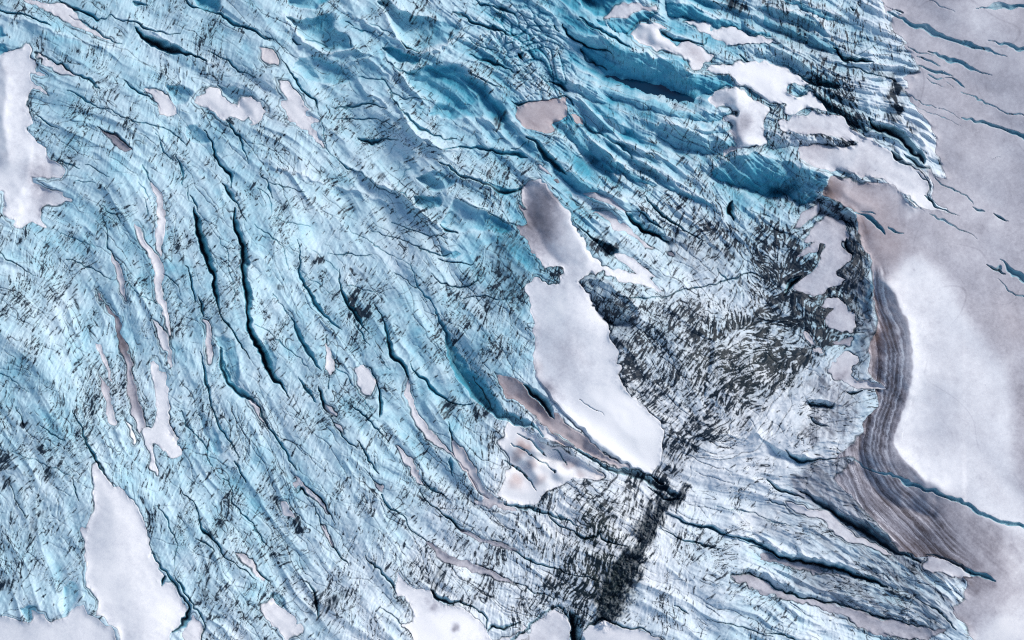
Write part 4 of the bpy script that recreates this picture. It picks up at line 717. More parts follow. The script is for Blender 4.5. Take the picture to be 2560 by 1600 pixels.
FC, FS = np.cos(FL).astype(F32), (-np.sin(FL)).astype(F32)
# folds running with the flow in the icefall, furrows lower down
fold_ = lic_lo(8, FC, FS, 34, 1.7, 2)
fold2 = lic(blur(RNG.standard_normal((NH, NW)), 2.6).astype(F32), FC, FS, 20, 1.4)
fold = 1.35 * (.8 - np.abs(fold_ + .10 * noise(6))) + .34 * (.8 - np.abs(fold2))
furrow = lic_lo(12, FC, FS, 40, 2.2, 3)
broad = lic_lo(24, FC, FS, 50, 3.0, 4); br_w = sst(560, 760, U) * sst(620, 420, V) * sst(2150, 1950, U)
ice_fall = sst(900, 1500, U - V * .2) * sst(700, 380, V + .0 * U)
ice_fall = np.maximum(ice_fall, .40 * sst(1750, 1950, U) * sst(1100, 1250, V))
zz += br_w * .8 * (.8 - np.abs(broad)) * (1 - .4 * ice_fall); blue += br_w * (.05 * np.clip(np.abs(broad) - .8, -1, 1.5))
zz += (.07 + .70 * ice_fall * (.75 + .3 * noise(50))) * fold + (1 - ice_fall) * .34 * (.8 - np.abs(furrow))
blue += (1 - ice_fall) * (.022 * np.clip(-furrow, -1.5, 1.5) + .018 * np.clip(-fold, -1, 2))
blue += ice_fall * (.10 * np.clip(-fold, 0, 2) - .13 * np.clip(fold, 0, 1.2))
dirt_shade = np.zeros((NH, NW)); deb = np.zeros((NH, NW))
lab = np.zeros((NH, NW), np.int32)
LABELS = [None]

# ---- cliffs
def cliff(top, foot, relief=None, fa=.35, dec=(26, 12), cap=7.5, k=.10):
    top = smooth_line(top); foot = smooth_line(foot)
    wt = line_dist(foot, top[:, 0], top[:, 1])[0]; wf = line_dist(top, foot[:, 0], foot[:, 1])[0]
    pts = np.vstack([top, foot]); wn = window(pts, 60); x = WU[wn]; y = WV[wn]
    d1, _, w1 = line_dist(top, x, y, wt); d2, _, w2 = line_dist(foot, x, y, wf)
    ins = inside(np.vstack([top, foot[::-1]]), x, y)
    lam = d2 / (d1 + d2 + 1e-6)
    wd = np.where(d1 < d2, w1, w2)
    wd = np.where(ins, w1 * lam + w2 * (1 - lam), wd)
    A = np.minimum(wd * k, cap) if relief is None else relief * np.clip(wd / 30, 0, 1)
    sw = 1 / (1 + np.exp(np.clip((d1 - d2) / (3 + .18 * (d1 + d2)), -30, 30)))
    z = sw * A * fa * np.exp(-d1 / dec[0]) - (1 - sw) * A * (1 - fa) * np.exp(-d2 / dec[1])
    z = np.where(ins, A * (lam ** .8 - (1 - fa)), z)
    return wn, z, ins, lam, d1, d2, np.minimum(wd / 12, 1)
for tx, ty, tp, ft, bl, name in CLIFF:
    wn, z, ins, lam, d1, d2, sc = cliff(P(tx, ty, tp), P(tx, ty, ft))
    zz[wn] += z
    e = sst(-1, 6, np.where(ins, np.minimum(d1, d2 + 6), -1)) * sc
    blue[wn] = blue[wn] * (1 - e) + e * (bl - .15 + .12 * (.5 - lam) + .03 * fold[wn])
    blue[wn] -= .16 * np.exp(-d1 / 7) * (~ins) * sc  # rim highlight behind the crest, painted as paler ice
    if name: LABELS.append(("ice_cliff", "ice cliff", name)); lab[wn] = np.where(ins & (np.minimum(d1, d2) > .6), len(LABELS) - 1, lab[wn])
    deb[wn] += ins * 0
for tx, ty, s, dp, ex, name in BOWL:
    p = P(tx, ty, s); wn, sd = poly_sd(p)
    m = max(sd.max(), 1); q = -.62 * U[wn] + .78 * V[wn]; qi = q[sd > 0]
    pr = np.clip((q - qi.min()) / (np.ptp(qi) + 1), 0, 1)
    edge = sst(0, .16 * m + 2.5 * (1 - pr), sd); g = sst(0, .5 * m, sd)
    zz[wn] -= dp * .10 * m * (1.15 * pr ** 1.2 * edge * (.5 + .5 * g) + .18 * g)
    zz[wn] += .22 * m / 40 * np.exp(-((sd + 4) / 6.) ** 2) * (1 - pr)
    blue[wn] += ex *   .54 * edge * (.75 + .25 * g) * (1.15 - .45 * pr) - .03 * np.exp(-((sd + 2) / 5.) ** 2)
    if name:
        LABELS.append(('ice_hollow', 'ice hollow', name)); lab[wn] = np.where(sd > 0, len(LABELS) - 1, lab[wn])

for tx, ty, h, s in RIDGES:       # sharp pale crests between the hollows
    q = smooth_line(P(tx, ty, s)); wn = window(q, 90)
    tt = np.linspace(0, 1, len(q)); d, sg, e_ = line_dist(q, WU[wn], WV[wn], np.sin(np.pi * np.clip(tt, .04, .96)) ** .6)
    wd = np.where(sg > 0, 20, 34.)
    zz[wn] += h * e_ * (np.exp(-np.sqrt(d * d + 3) / wd) + .25 * np.exp(-(d / 4) ** 2))
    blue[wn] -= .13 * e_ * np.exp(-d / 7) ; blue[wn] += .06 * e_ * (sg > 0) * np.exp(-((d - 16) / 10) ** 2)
# crumbly block ice in the upper middle: cell relief
def cells(sz, stretch=1.0):
    x = (U * TC - V * TS) / sz; y = (U * TS + V * TC) / sz / stretch
    x = (U * .82 + V * .57) / sz / 1.9 + .5 * noise(sz * 1.5); y = (V * .82 - U * .57) / sz * 1.15 + .5 * noise(sz * 1.5)
    i = np.floor(x).astype(int); j = np.floor(y).astype(int)
    f1 = np.full(U.shape, 9.); f2 = f1.copy(); cid = np.zeros(U.shape)
    for a in (-1, 0, 1):
        for b in (-1, 0, 1):
            h = np.sin((i + a) * 127.1 + (j + b) * 311.7) * 43758.5453; hx = h - np.floor(h)
            h = np.sin((i + a) * 269.5 + (j + b) * 183.3) * 43758.5453; hy = h - np.floor(h)
            d = np.hypot(i + a + hx - x, j + b + hy - y)
            n = d < f1
            f2 = np.where(n, f1, np.minimum(f2, d)); cid = np.where(n, hx + hy, cid); f1 = np.where(n, d, f1)
    return f2 - f1, cid
crumb = np.exp(-(((U - 1330) / 75) ** 2 + ((V - 110) / 110) ** 2)) + .8 * np.exp(-(((U - 1250) / 70) ** 2 + ((V - 60) / 60) ** 2)) \
      + .8 * np.exp(-(((U - 1390) / 50) ** 2 + ((V - 190) / 60) ** 2)) + .7 * np.exp(-(((U - 2010) / 40) ** 2 + ((V - 225) / 30) ** 2)) \
      + .7 * np.exp(-(((U - 2120) / 70) ** 2 + ((V - 440) / 16) ** 2))
crumb = np.clip(crumb, 0, 1)
e1, id1 = cells(22.); e2, id2 = cells(10.)
cr = crumb * (.9 * (id1 - 1) + 1.0 * sst(0, .35, e1) + .5 * (id2 - 1) + .45 * sst(0, .4, e2))
zz += cr * .62
blue += crumb * (.20 * (1 - sst(0, .3, e1)) - .14)
dirt_shade += crumb * .3 * (1 - sst(0, .10, e1))

# ---- snow outlines
fray = (1.3 * noise(3) + 2.2 * noise(7)) * sst(-.3, 1.2, noise(45)); snow_sd = np.full((NH, NW), -99.); snow = []
for k, (tx, ty, s, tone, pk, crown, name) in enumerate(SNOW):
    wn, sd = poly_sd(P(tx, ty, s), 16); sd = sd + fray[wn]
    snow_sd[wn] = np.maximum(snow_sd[wn], sd); snow.append((wn, sd, tone, pk, crown, name))
fw, fsd = poly_sd(FIELD, 16)
field_sd = np.full((NH, NW), -99.); field_sd[fw] = fsd
any_sd = np.maximum(snow_sd, field_sd)

# ---- hollow the ice under the snow, smooth snow surface
zlow = blur(zz, 15) * .4 + blur(zz, 36) * .6
depth_p = np.clip(snow_sd, 0, 14) / 14
ws = sst(-10, 16, any_sd)
zz = zz * (1 - ws) + (zlow - .35) * ws
for wn, sd, tone, pk, crown, name in snow:
    m = max(sd.max(), 3); zz[wn] += .6 * crown * sst(-2, m, sd)
DUNES = [
 ("2222,705 2245,750 2268,800 2281,860 2282,930 2266,1000 2240,1070 2236,1110 2262,1150 2310,1190 2350,1215", "2150,600 2165,690 2182,760 2190,860 2185,940 2170,1020 2150,1100 2150,1160 2180,1215 2240,1260 2320,1290", 4.0, .6),
 ("1841,217 1843,264 1843,312 1856,345 1876,366", "1765,240 1800,290 1818,330 1830,372 1850,388", 3.2, .55),
 ("1620,60 1650,100 1690,130 1740,165", "1590,90 1640,125 1690,155 1735,172", 2.2, .5),
 ("2140,395 2120,430 2110,470 2140,500 2180,520","2056,455 2060,480 2075,500 2110,520 2150,540", 1.6, .5),
 ("1290,1000 1370,1060 1440,1110 1510,1160 1570,1195", "1330,955 1400,1020 1470,1080 1540,1140 1600,1190", -2.6, .5),
 ("610,235 622,262 640,300","600,262 612,290 630,308", 1.4,.5),
 ("10,140 12,200 9,260 12,330 18,400","-30,140 -25,200 -20,260 -20,330 -20,400", 2.0,.5),
 ("72,400 66,440 45,490 22,520","130,410 120,450 100,500 60,523", 1.6,.5),
 ("1372,455 1400,510 1430,560 1455,610 1470,650","1310,480 1320,540 1350,600 1380,640 1400,660",2.4,.5),
]
def Q(s): return np.array([[float(q) for q in p.split(',')] for p in s.split()])
for c_, f_, rel, fa in DUNES:
    wn, z, ins, lam, d1, d2, sc = cliff(Q(c_), Q(f_), relief=rel, fa=fa, dec=(38, 20))
    z = z * sst(0, 6, any_sd[wn])
    zz[wn] += z
wsn = sst(0, 10, any_sd)
cw = np.exp(-(((U - 1370) / 95) ** 2 + ((V - 1140) / 80) ** 2) ** 2); zz += cw * (1.1 * noise(20) + .5 * noise(9))
zs_ = blur(zz, 4); zz = zz * (1 - wsn) + zs_ * wsn

# ---- meltwater pool sits level at the foot of the long cliff
pw, psd = poly_sd(POOL, 60)
plev = float(np.median(zz[pw][psd > 0])) - .6
f = sst(-46, -2, psd)
zz[pw] = zz[pw] * (1 - f) + (plev + .05 + .035 * np.clip(-psd, 0, 60)) * f - .1 * np.clip(psd, 0, 14)
blue[pw] += .12 * sst(-14, 0, psd)

# ---- crevasses
cut = np.full((NH, NW), 99.); kd = np.zeros((NH, NW)); kb = np.zeros((NH, NW)); kk = np.zeros((NH, NW))
for tx, ty, s, dark, ct, name in CREV:
    a = P(tx, ty, s); wd = np.array([float(q.split(',')[2]) for q in s.split()]) / Z * (1.05 if a[:, 0].mean() > 1500 and a[:, 1].mean() > 1100 else 1.5 if a[:, 0].mean() < 1900 else 1.15)
    q = smooth_line(np.column_stack([a, wd])); wn = window(q, 14 + wd.max())
    x = WU[wn]; y = WV[wn]
    d, sg, ww = line_dist(q, x, y, np.maximum(q[:, 2], .6))
    hw = np.maximum(ww / 2, 1.15); t = d * np.sign(sg) / hw
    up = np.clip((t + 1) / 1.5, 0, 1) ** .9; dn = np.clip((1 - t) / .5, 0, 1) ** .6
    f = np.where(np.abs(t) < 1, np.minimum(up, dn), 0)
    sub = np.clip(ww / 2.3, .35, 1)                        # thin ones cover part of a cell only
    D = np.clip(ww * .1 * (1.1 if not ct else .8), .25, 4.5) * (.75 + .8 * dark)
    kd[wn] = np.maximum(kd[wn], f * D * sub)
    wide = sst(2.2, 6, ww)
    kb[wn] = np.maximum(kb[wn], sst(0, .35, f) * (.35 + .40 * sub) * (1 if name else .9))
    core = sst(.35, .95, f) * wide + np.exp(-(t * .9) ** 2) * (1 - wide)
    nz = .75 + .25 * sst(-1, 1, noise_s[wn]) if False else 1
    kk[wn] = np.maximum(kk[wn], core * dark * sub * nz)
    if ct: cut[wn] = np.minimum(cut[wn], d - ww / 2); kk[wn] = np.maximum(kk[wn], .30 * sst(1.6, .9, np.abs(t)) * (U[wn] > 1900)); kb[wn] = np.maximum(kb[wn], .62 * sst(1.7, 1.2, np.abs(t)) * (U[wn] > 1900))
    if name:
        LABELS.append(('crevasse', 'crevasse', name)); lab[wn] = np.where(d < np.maximum(ww / 2, 1.2) + .8, len(LABELS) - 1, lab[wn])
zz -= kd
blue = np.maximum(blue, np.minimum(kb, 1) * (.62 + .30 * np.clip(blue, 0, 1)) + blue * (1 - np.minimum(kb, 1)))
dirt_shade = np.maximum(dirt_shade, kk)  # crevasse depths darkened in colour like occlusion, on top of the real dirt

# ---- dirt: combed ticks, random cracks, smears, melt rims
D0 = cgrid(DIRT, 0, 160, 0, 160) / 9
white = RNG.standard_normal((NH, NW))
n1 = blur(white, .95).astype(F32); L1 = lic(n1, TC, TS, 5, 1.0)
n2 = blur(RNG.standard_normal((NH, NW)), 2.4).astype(F32); L2 = lic(n2, TC, TS, 11, 1.3)
n3 = blur(RNG.standard_normal((NH, NW)), 1.6).astype(F32); L3 = lic(n3, FC, FS, 12, 1.3)
n4 = noise(9); L4 = lic_lo(9, TC, TS, 36, 1.0, 3)
clus = .6 * L4 + .6 * noise(26)
dens = np.clip(D0 + .20 * clus, 0, 1.2)
v1 = lic(blur(RNG.standard_normal((NH, NW)), 2.1).astype(F32), TC, TS, 15, 1.3)
v2 = lic(blur(RNG.standard_normal((NH, NW)), 5).astype(F32), FC, FS, 16, 1.6)
vein = np.exp(-(v1 / .15) ** 2) * sst(.1, 1.0, .5 * noise(8) + .7 * noise(18) + .5 * clus + 1.9 * dens - .75) + np.exp(-(v2 / .09) ** 2) * sst(.2, 1.2, noise(16) + 1.2 * dens - .6)
v3 = lic(blur(RNG.standard_normal((NH, NW)), 1.6).astype(F32), TC, TS, 10, 1.0)
vein += np.exp(-(v3 / .17) ** 2) * sst(.5, 1.3, noise(12) + .8 * clus + 1.8 * dens - .9)
vein = np.clip(vein, 0, 1)
sm = np.zeros((NH, NW)); n_s = noise(7)
for tx, ty, s, st in SMEAR:
    a = P(tx, ty, s); wd = np.array([float(q.split(',')[2]) for q in s.split()]) / Z * 1.9
    q = smooth_line(np.column_stack([a, wd])); wn = window(q, 14 + wd.max())
    d, sg, ww = line_dist(q, WU[wn] , WV[wn], q[:, 2])
    sm[wn] = np.maximum(sm[wn], st * sst(1.25, .2, (d + 4 * n_s[wn]) / (ww / 2)))
def strokes(lst):
    out = np.zeros((NH, NW))
    for s, st in lst:
        a = np.array([[float(q) for q in p.split(',')] for p in s.split()]); q = smooth_line(a); wn = window(q, a[:, 2].max())
        d, sg, ww = line_dist(q, WU[wn], WV[wn], q[:, 2])
        out[wn] = np.maximum(out[wn], st * sst(1.3, .5, (d + 6 * n_s[wn]) / (ww / 2 * 1.35)))
    return out
swath = np.clip(strokes(SWATH) * (.85 + .3 * noise(14)), 0, 1.1)
mo = np.zeros((NH, NW))
a = Q(','.join([]) or ' '.join(','.join(p.split(',')[:2]) for p in MORAINE.split())); wd = np.array([float(p.split(',')[2]) for p in MORAINE.split()])
a = np.column_stack([2 * 640 + a[:, 0] / Z, 3 * 400 + a[:, 1] / Z]); q = smooth_line(np.column_stack([a, wd / Z * 1.35]))
wn = window(q, 80); d, sg, ww = line_dist(q, U[wn] + 4 * L2[wn] + 4 * L1[wn] + 5 * n_s[wn] + 4 * L4[wn], V[wn] + 2 * L1[wn], q[:, 2])
mo[wn] = sst(1.25, .35, d / (ww / 2))
tick = sst(0, .7, L1 * 1.12 + L2 * .25 + .30 * noise(3) - (2.5 - 2.0 * dens - 1.7 * sm - .75 * swath))
tick2 = sst(0, 1.0, L3 * .9 + .5 * L1 - (2.75 - 1.5 * dens))
acc = np.zeros(NW * NH)
def splat(x, y, wgt):
    gx = (x + MARG) / STEP; gy = (y + MARG) / STEP
    ok = (gx > 1) & (gx < NW - 2) & (gy > 1) & (gy < NH - 2); gx = gx[ok]; gy = gy[ok]; wgt = wgt[ok]
    i = gx.astype(int); j = gy.astype(int); fx = gx - i; fy = gy - j; k = j * NW + i
    for o, f in ((0, (1 - fx) * (1 - fy)), (1, fx * (1 - fy)), (NW, (1 - fx) * fy), (NW + 1, fx * fy)):
        np.add.at(acc, k + o, f * wgt)
def family(n, lmin, lmax, off, wob, wt, side=0):
    x = RNG.uniform(-200, SX + 200, n); y = RNG.uniform(-200, SY + 200, n)
    ln = RNG.uniform(0, 1, n) ** 2 * (lmax - lmin) + lmin
    keep = samp(D0, (x + MARG) / STEP, (y + MARG) / STEP) * 1.6 + .12 > RNG.uniform(0, 1, n)
    x, y, ln = x[keep], y[keep], ln[keep]; n = len(x)
    sg = np.where(RNG.random(n) < .5, 1., -1.); jit = RNG.normal(0, wob, n); wt = wt * RNG.uniform(.35, 1, n); st = .8
    dr = np.zeros(n)
    for k in range(int(lmax / st)):
        i = np.clip((x + MARG) / STEP, 0, NW - 1).astype(int); j = np.clip((y + MARG) / STEP, 0, NH - 1).astype(int)
        th = (FL[j, i] if off == 'flow' else TH[j, i] + off) + jit + dr
        dr = dr * .93 + RNG.normal(0, .10, n)
        tt = k * st / ln; live = tt < 1
        splat(x, y, wt * live * np.sin(np.pi * np.clip(tt, .08, .92)) ** .5 * RNG.uniform(.2, 1.3, n))
        x = x + np.cos(th) * st * sg; y = y - np.sin(th) * st * sg
family(2600, 12, 60, 0.0, .18, .42)
family(1500, 20, 120, math.pi / 2, .16, .38)
family(900, 80, 320, 'flow', .10, .5)
family(260, 50, 200, -.15, .2, .40)
iso = np.exp(-(noise(9, 3) / .13) ** 2) * sst(.25, .7, swath + .12 * noise(20)); blot = sst(1.4, 1.9, noise(4, 3) + .55 * swath + .25 * clus - .1) * sst(.1, .5, swath)
cracks = acc.reshape(NH, NW); cracks = np.clip(cracks, 0, 1.2)
icev = sst(1, -2, np.minimum(any_sd, -0 + any_sd)) if False else sst(1.5, -1.5, np.minimum(any_sd, cut))
calm = .35 + .65 * sst(.75, .5, blue)                # steep blue faces are cleaner
d_ice = np.clip((.82 + .1 * np.clip(swath, 0, 1)) * tick * calm + .25 * tick2 * calm + .85 * cracks * calm + .95 * vein * calm + .75 * iso + .8 * blot, 0, 1)
haze_ = .12 * sst(.2, 1.3, dens + .12 * L2)
d_ice = 1 - (1 - d_ice) * (1 - haze_) * (1 - .92 * sst(.5, .95, sm) * sst(-1.6, .2, L1 + .8 * noise(5))) * (1 - .5 * sm * sst(-1.2, .9, L1 + .6 * L2)) * (1 - .22 * swath * sst(-1.6, .8, L1 + .7 * L2 + .5 * noise(6)))
LSB = lic(blur(RNG.standard_normal((NH, NW)), 2.2).astype(F32), np.full_like(TC, .77), np.full_like(TS, .64), 18, 1.6)
mo_t = mo * (.86 + .14 * sst(.2, -.6, L1))
rim = np.exp(-((any_sd + 1.5) / 1.5) ** 2) * sst(-.9, 1.0, noise(20) + .1) * (field_sd < -3)
rim = np.maximum(rim, .7 * np.exp(-((snow_sd + 6.5) / 1.6) ** 2) * sst(-.2, .9, noise(30)) * (field_sd < -3))
frim = np.exp(-((field_sd + 1.2) / 2.0) ** 2) * sst(-.6, .8, noise(14))
dirt_shade = 1 - (1 - dirt_shade) * (1 - d_ice) * (1 - .85 * rim) * (1 - .8 * frim) * (1 - .95 * mo_t)
zz -= .10 * d_ice * (1 - ws) + .22 * np.clip(cracks, 0, 1) * (1 - ws)
zz += (.035 * L1 + .035 * L2 + .01 * L3) * (1 - wsn) * (.6 + rough)
grit = noise(2.6); zz += mo * (.35 * np.abs(grit) + .3 * noise(6))
zz -= .25 * rim
# pale green silt near the moraine
deb = np.clip(1.3 * np.exp(-(((U - 1480) / 130) ** 2 + ((V - 1400) / 150) ** 2)) + .8 * np.exp(-(((U - 1860) / 170) ** 2 + ((V - 900) / 130) ** 2)), 0, 1) * (.6 + .4 * sst(-1, 1, noise(20)))
LABELS.append(('debris_band', '', '')); MOR = len(LABELS) - 1
lab = np.where((mo > .55) & (lab == 0), MOR, lab)

# ---- grey silt and greyed-in shade in the ice, and dirty layers in the snow, as wide strokes
grey = np.clip(strokes(GREY) + .0, 0, 1)
grey = np.clip(grey * (1.0 + .18 * LSB), 0, 1); dirt_shade = 1 - (1 - dirt_shade) * (1 - .35 * grey * sst(.2, 1.6, LSB)); deb = np.clip(deb + 0 * grey, 0, 1)
tband = strokes(TONEBAND)
lay0 = np.array([[float(q) for q in p.split(',')] for p in LAYERLINE.split()]); lq = smooth_line(lay0)
wn = window(lq, 330); ld = np.zeros((NH, NW))
d, sg, _ = line_dist(lq, U[wn], V[wn]); ld[wn] = d * np.sign(sg)
ldw = ld + 3 * LSB / 3 + 5 * noise(60) + 1.6 * noise(16) + .5 * noise(5)
r1 = RNG.standard_normal(4000); k1 = np.exp(-np.linspace(-3, 3, 13) ** 2); r1 = np.convolve(r1, k1, 'same'); r1 /= r1.std(); k2 = np.exp(-np.linspace(-3, 3, 90) ** 2); r2 = np.convolve(RNG.standard_normal(4000), k2, 'same'); r1 = .65 * r1 + .9 * r2 / r2.std()
lays = np.interp(ldw * 6 % 3900 - 1950 + 0 * ldw, np.arange(4000) - 2000, r1)
layw = strokes(LAYERAREA)
grey = np.clip(grey + .22 * layw * lays * sst(0, .4, grey), 0, 1); dirt_shade = 1 - (1 - dirt_shade) * (1 - .35 * layw * sst(.3, 1.8, lays) * sst(0, .5, grey))
blue = blue - .10 * layw * sst(.6, 1.8, -lays) * sst(0, .4, grey)
# ---- snow tint
tone = np.zeros((NH, NW)); pink = np.zeros((NH, NW)); tdelta = np.zeros((NH, NW)); pdelta = np.zeros((NH, NW))
for x, y, r, dt, dp in TINT:
    wn = window(np.array([[x, y]]), r * 2.2)
    g = np.exp(-(((WU[wn] + 3 * L4[wn] - x) ** 2 + (WV[wn] + 3 * n4[wn] / n4.std() - y) ** 2) / r ** 2) ** 1.3)
    tdelta[wn] += dt * g; pdelta[wn] += dp * g
mott = .03 * noise(30) + .025 * noise(9, 3) + .02 * noise(2.0) + .3 * (noise(2.6) > 3.6) * sst(0, 2, noise(60))
tdelta += mott
# banded dirty layers: field's lower part
hl = np.exp(-(noise(55) / .035) ** 2) * sst(0, 1, noise(40)) + .7 * np.exp(-(noise(28) / .05) ** 2) * sst(.4, 1.3, noise(30))
streak = sst(1.0, 2.2, LSB) * sst(.0, .5, tband)
dwn, dsd = poly_sd(Q(DUNE_LIT), 60); dune = np.zeros((NH, NW))
left = sst(2340, 2295, U[dwn]) * sst(690, 740, V[dwn]); soft = 3 + 32 * (1 - left)
dune[dwn] = sst(-soft, soft * .6, dsd) * (.62 + .38 * np.exp(-np.clip(dsd, 0, 999) / 60.))  # lit slope of the dune whitened in the snow tone, strongest along its crest
tdelta_f = tdelta * (1 - .3 * dune) - .29 * dune + layw * (.12 * lays * (1 - dune) - .24 * sst(1.1, 2.0, -lays) * sst(-.4, .8, noise(12))) + tband + .10 * hl + .10 * tband * LSB * 2 - .12 * streak + .05 * sst(.5, 2, noise(3)) * sst(0, 1.5, noise(50))
# lower right banded ice is grey
g = sst(2050, 2250, U) * sst(1180, 1300, V)
blue = blue + g * .04

# ------------------------------------------------------------------ placing a grid point on the glacier
TA = math.tan(HF / 2); CA = math.pi / 2 - PITCH
def place(u, v, z):
    x = (u - 1280) / 1280 * TA; y = -(v - 800) / 1280 * TA
    wy = y * math.cos(CA) + math.sin(CA); wz = y * math.sin(CA) - math.cos(CA)
    t = (z - CAMH) / wz
    return x * t, wy * t, z
PADN = 84
gro = np.cumsum(np.concatenate([.2 * 1.045 ** np.arange(PADN - 12), 6 * 1.55 ** np.arange(12)]))   # the sheet runs on to the far distance
X, Y, ZW = place(U, V, zz)
padm = lambda a: np.pad(a, PADN, mode='edge'); X = padm(X); Y = padm(Y); ZW = np.pad(ZW, PADN, mode='reflect')
X[:, :PADN] -= gro[::-1][None, :]; X[:, -PADN:] += gro[None, :]
Y[:PADN, :] += gro[::-1][:, None]; Y[-PADN:, :] -= gro[:, None]
pad = lambda a: np.pad(a, PADN, mode='reflect')
plab = lambda a: np.pad(a, PADN, mode='constant')

def build(name, co, quads, attrs, mat, smooth=False):
    me = bpy.data.meshes.new(name)
    me.vertices.add(len(co)); me.vertices.foreach_set('co', co.astype(F32).ravel())
    n = len(quads)
    me.loops.add(n * 4); me.loops.foreach_set('vertex_index', quads.astype(np.int32).ravel())
    me.polygons.add(n); me.polygons.foreach_set('loop_start', (np.arange(n) * 4).astype(np.int32))
    if smooth: me.polygons.foreach_set('use_smooth', np.ones(n, bool))
    me.update(calc_edges=True)
    at = me.attributes.new('surf', 'FLOAT_COLOR', 'POINT')
    at.data.foreach_set('color', attrs.astype(F32).ravel())
    me.materials.append(mat)
    o = bpy.data.objects.new(name, me); S.collection.objects.link(o)
    return o
def main_piece(q):
    """faces of the largest connected piece; crumbs stay with the ice sheet"""
    ids, inv = np.unique(q, return_inverse=True); inv = inv.reshape(q.shape); l = np.arange(len(ids))
    for _ in range(4000):
        m = l[inv].min(1); n = l.copy(); np.minimum.at(n, inv.ravel(), np.repeat(m, 4)); n = n[n]
        if (n == l).all(): break
        l = n
    c = l[inv[:, 0]]; u, cnt = np.unique(c, return_counts=True)
    REST.append(q[c != u[cnt.argmax()]]); return q[c == u[cnt.argmax()]]
REST = []
def sub(qsel, co, at):
    ids, inv = np.unique(qsel, return_inverse=True)
    return co[ids], inv.reshape(qsel.shape), at[ids]
def tag(o, **k):
    for a, b in k.items():
        if b: o[a] = b

# ------------------------------------------------------------------ materials
class N:
    def __init__(s, name):
        s.m = bpy.data.materials.new(name); s.m.use_nodes = True; s.t = s.m.node_tree; s.t.nodes.clear()
        s.o = s.t.nodes.new('ShaderNodeOutputMaterial'); s.b = s.t.nodes.new('ShaderNodeBsdfPrincipled')
        s.t.links.new(s.b.outputs[0], s.o.inputs['Surface'])
    def n(s, ty, ins=None, **k):
        q = s.t.nodes.new(ty)
        for a, b in k.items(): setattr(q, a, b)
        for a, b in (ins or {}).items():
            if hasattr(b, 'node'): s.t.links.new(b, q.inputs[a])
            else: q.inputs[a].default_value = b
        return q
    def math(s, op, a, b=0.0, c=0.0, clamp=False):
        q = s.n('ShaderNodeMath', {0: a, 1: b, 2: c}, operation=op); q.use_clamp = clamp; return q.outputs[0]
    def ramp(s, f, stops):
        q = s.n('ShaderNodeValToRGB', {0: f}); e = q.color_ramp.elements
        while len(e) < len(stops): e.new(.5)
        for k, (p, c) in enumerate(stops): e[k].position = p; e[k].color = (*c, 1)
        return q.outputs[0]
    def mix(s, f, a, b):
        q = s.n('ShaderNodeMix', data_type='RGBA')
        for i, v in ((0, f), (6, a), (7, b)):
            if hasattr(v, 'node'): s.t.links.new(v, q.inputs[i])
            else: q.inputs[i].default_value = v if i == 0 else (*v, 1)
        return q.outputs[2]
def ice_material():
    m = N('glacier ice')
    a = m.n('ShaderNodeAttribute', attribute_name='surf'); sp = m.n('ShaderNodeSeparateColor', {0: a.outputs['Color']})
    b, d, g = sp.outputs[0], sp.outputs[1], sp.outputs[2]
    gr = a.outputs['Alpha']
    tc = m.n('ShaderNodeTexCoord').outputs['Object']
    n1 = m.n('ShaderNodeTexNoise', {'Vector': tc, 'Scale': 2.2, 'Detail': 5.0, 'Roughness': .65}).outputs['Fac']
    n2 = m.n('ShaderNodeTexNoise', {'Vector': tc, 'Scale': .35, 'Detail': 4.0, 'Roughness': .6}).outputs['Fac']
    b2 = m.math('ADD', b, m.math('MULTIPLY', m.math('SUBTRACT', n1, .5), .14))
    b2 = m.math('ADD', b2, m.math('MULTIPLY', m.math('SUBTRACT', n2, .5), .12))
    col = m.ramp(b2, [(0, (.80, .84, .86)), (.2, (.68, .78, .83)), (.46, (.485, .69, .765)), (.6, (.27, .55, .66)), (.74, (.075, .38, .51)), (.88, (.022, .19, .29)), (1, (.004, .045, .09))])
    col = m.mix(m.math('MULTIPLY', gr, .85), col, (.24, .255, .31))
    d2 = m.math('MULTIPLY', d, m.math('ADD', .92, m.math('MULTIPLY', n1, .32)), clamp=True)
    dc = m.mix(g, (.006, .018, .034), (.008, .020, .024))
    col = m.mix(d2, col, dc)
    m.t.links.new(col, m.b.inputs['Base Color'])
    m.t.links.new(m.math('ADD', .42, m.math('MULTIPLY', n1, .3)), m.b.inputs['Roughness'])
    m.b.inputs['Specular IOR Level'].default_value = .3
    bp = m.n('ShaderNodeBump', {'Height': n1, 'Strength': .5, 'Distance': .12})
    m.t.links.new(bp.outputs[0], m.b.inputs['Normal'])
    return m.m
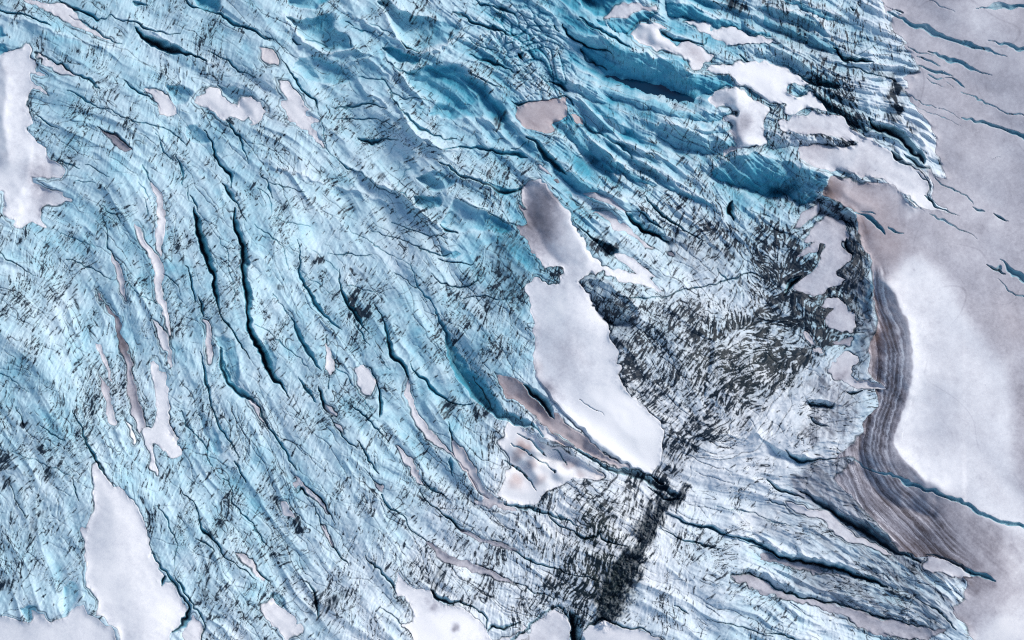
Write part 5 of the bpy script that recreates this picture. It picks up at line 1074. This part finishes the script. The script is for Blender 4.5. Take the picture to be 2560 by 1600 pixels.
def snow_material():
    m = N('old snow')
    a = m.n('ShaderNodeAttribute', attribute_name='surf'); sp = m.n('ShaderNodeSeparateColor', {0: a.outputs['Color']})
    t, p, d = sp.outputs[0], sp.outputs[1], sp.outputs[2]
    tc = m.n('ShaderNodeTexCoord').outputs['Object']
    n1 = m.n('ShaderNodeTexNoise', {'Vector': tc, 'Scale': 3.0, 'Detail': 6.0, 'Roughness': .75}).outputs['Fac']
    n2 = m.n('ShaderNodeTexNoise', {'Vector': tc, 'Scale': .22, 'Detail': 4.0, 'Roughness': .6}).outputs['Fac']
    t2 = m.math('ADD', t, m.math('MULTIPLY', m.math('SUBTRACT', n1, .5), .34))
    t2 = m.math('ADD', t2, m.math('MULTIPLY', m.math('SUBTRACT', n2, .5), .10))
    col = m.ramp(t2, [(0, (.90, .90, .90)), (.15, (.775, .785, .81)), (.4, (.515, .515, .56)), (.65, (.26, .262, .305)), (1, (.04, .045, .06))])
    pk = m.mix(.62, col, (.60, .38, .30))
    col = m.mix(m.math('MULTIPLY', p, .72), col, pk)
    col = m.mix(d, col, (.02, .03, .045))
    m.t.links.new(col, m.b.inputs['Base Color'])
    m.b.inputs['Roughness'].default_value = .8; m.b.inputs['Specular IOR Level'].default_value = .15
    bp = m.n('ShaderNodeBump', {'Height': n1, 'Strength': .25, 'Distance': .10})
    m.t.links.new(bp.outputs[0], m.b.inputs['Normal'])
    return m.m
def water_material():
    m = N('meltwater')
    m.b.inputs['Base Color'].default_value = (.001, .03, .07, 1); m.b.inputs['Roughness'].default_value = .12
    m.b.inputs['IOR'].default_value = 1.33
    n = m.n('ShaderNodeTexNoise', {'Scale': 1.5, 'Detail': 2.0}).outputs['Fac']
    m.t.links.new(m.n('ShaderNodeBump', {'Height': n, 'Strength': .1, 'Distance': .02}).outputs[0], m.b.inputs['Normal'])
    return m.m
ICE, SNO, WAT = ice_material(), snow_material(), water_material()

# ------------------------------------------------------------------ meshes
H2, W2 = X.shape
co = np.column_stack([X.ravel(), Y.ravel(), ZW.ravel()])
at = np.column_stack([pad(np.clip(blue, 0, 1)).ravel(), pad(np.clip(dirt_shade, 0, 1)).ravel(), pad(deb).ravel(), pad(np.clip(grey, 0, 1)).ravel()])
idx = np.arange(H2 * W2).reshape(H2, W2)
quads = np.stack([idx[:-1, :-1], idx[1:, :-1], idx[1:, 1:], idx[:-1, 1:]], -1).reshape(-1, 4)
# snow sheets hide the ice well inside them; the ice there dips below the sheet
SSD = np.minimum(any_sd, cut)
zi = zz - np.clip(SSD, 0, 9) * .14
co[:, 2] = pad(zi).ravel()
xi, yi, _ = place(U, V, zi)
Xi = padm(xi); Yi = padm(yi)
Xi[:, :PADN] -= gro[::-1][None, :]; Xi[:, -PADN:] += gro[None, :]; Yi[:PADN, :] += gro[::-1][:, None]; Yi[-PADN:, :] -= gro[:, None]
co[:, 0] = Xi.ravel(); co[:, 1] = Yi.ravel()
lf = plab(lab)[:-1, :-1].ravel()
for k in range(1, len(LABELS)):
    kind, cat, name = LABELS[k]
    q = quads[lf == k]
    q = main_piece(q)
    if len(q) < 6: print('few faces', k, name); continue
    c, qq, a = sub(q, co, at)
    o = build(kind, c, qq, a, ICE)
    if k == MOR: tag(o, kind='stuff')
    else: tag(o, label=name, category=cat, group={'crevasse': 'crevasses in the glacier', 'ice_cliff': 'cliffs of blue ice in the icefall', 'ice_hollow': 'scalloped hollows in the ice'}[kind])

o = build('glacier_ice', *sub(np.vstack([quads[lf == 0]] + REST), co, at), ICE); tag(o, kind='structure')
def snow_mesh(name, wn, sd, tone_a, pink_a, dirt_a, lift=.05):
    m = sd > -3.0
    sub_ = m[:-1, :-1] | m[1:, :-1] | m[:-1, 1:] | m[1:, 1:]
    h, w_ = sd.shape; id2 = np.arange(h * w_).reshape(h, w_)
    q = np.stack([id2[:-1, :-1], id2[1:, :-1], id2[1:, 1:], id2[:-1, 1:]], -1)[sub_]
    z = zz[wn] + np.where(sd < 0, np.maximum(sd, -4) * .16, 0)
    x, y, z = place(U[wn], V[wn], z)
    c = np.column_stack([x.ravel(), y.ravel(), z.ravel()])
    a = np.column_stack([np.clip(tone_a, 0, 1).ravel(), np.clip(pink_a, 0, 1).ravel(), np.clip(dirt_a, 0, 1).ravel(), np.ones(h * w_)])
    return build(name, *sub(q, c, a), SNO, smooth=True)
for wn, sd, tn, pk, crown, name in snow:
    s2_ = np.minimum(sd, cut[wn])
    e = np.exp(-np.clip(sd, 0, 99) / 1.1) * .5 * sst(-1, 1, L4[wn] + .3)
    tn = tn + (.16 * np.exp(-np.clip(sd, 0, 99) / 5.) + .05 * LSB[wn] * np.exp(-np.clip(sd, 0, 99) / 30.)) * sst(-1, 1, L2[wn] * .3 + n_s[wn])
    if pk < .45: pk *= .45
    o = snow_mesh('snow_patch', wn, s2_, tn * .92 + tdelta[wn], pk + pdelta[wn], e)
    tag(o, label=name, category='snow patch', group='snow patches lying on the ice')
f2 = np.minimum(fsd, cut[fw])
e = np.exp(-np.clip(fsd, 0, 99) / 1.5) * .25
o = snow_mesh('snowfield', fw, f2, .42 + tdelta_f[fw], .15 - .13 * dune[fw] + pdelta[fw], e); tag(o, kind='structure')
# pool surface
m = psd > -6
h, w_ = psd.shape; id2 = np.arange(h * w_).reshape(h, w_)
q = np.stack([id2[:-1, :-1], id2[1:, :-1], id2[1:, 1:], id2[:-1, 1:]], -1)[m[:-1, :-1]]
x, y, z = place(U[pw], V[pw], np.full(psd.shape, plev + .07))
o = build('meltwater_pool', *sub(q, np.column_stack([x.ravel(), y.ravel(), z.ravel()]), np.ones((h * w_, 4))), WAT, smooth=True)
tag(o, label='dark blue meltwater pool at the foot of the long blue ice cliff', category='meltwater pool')
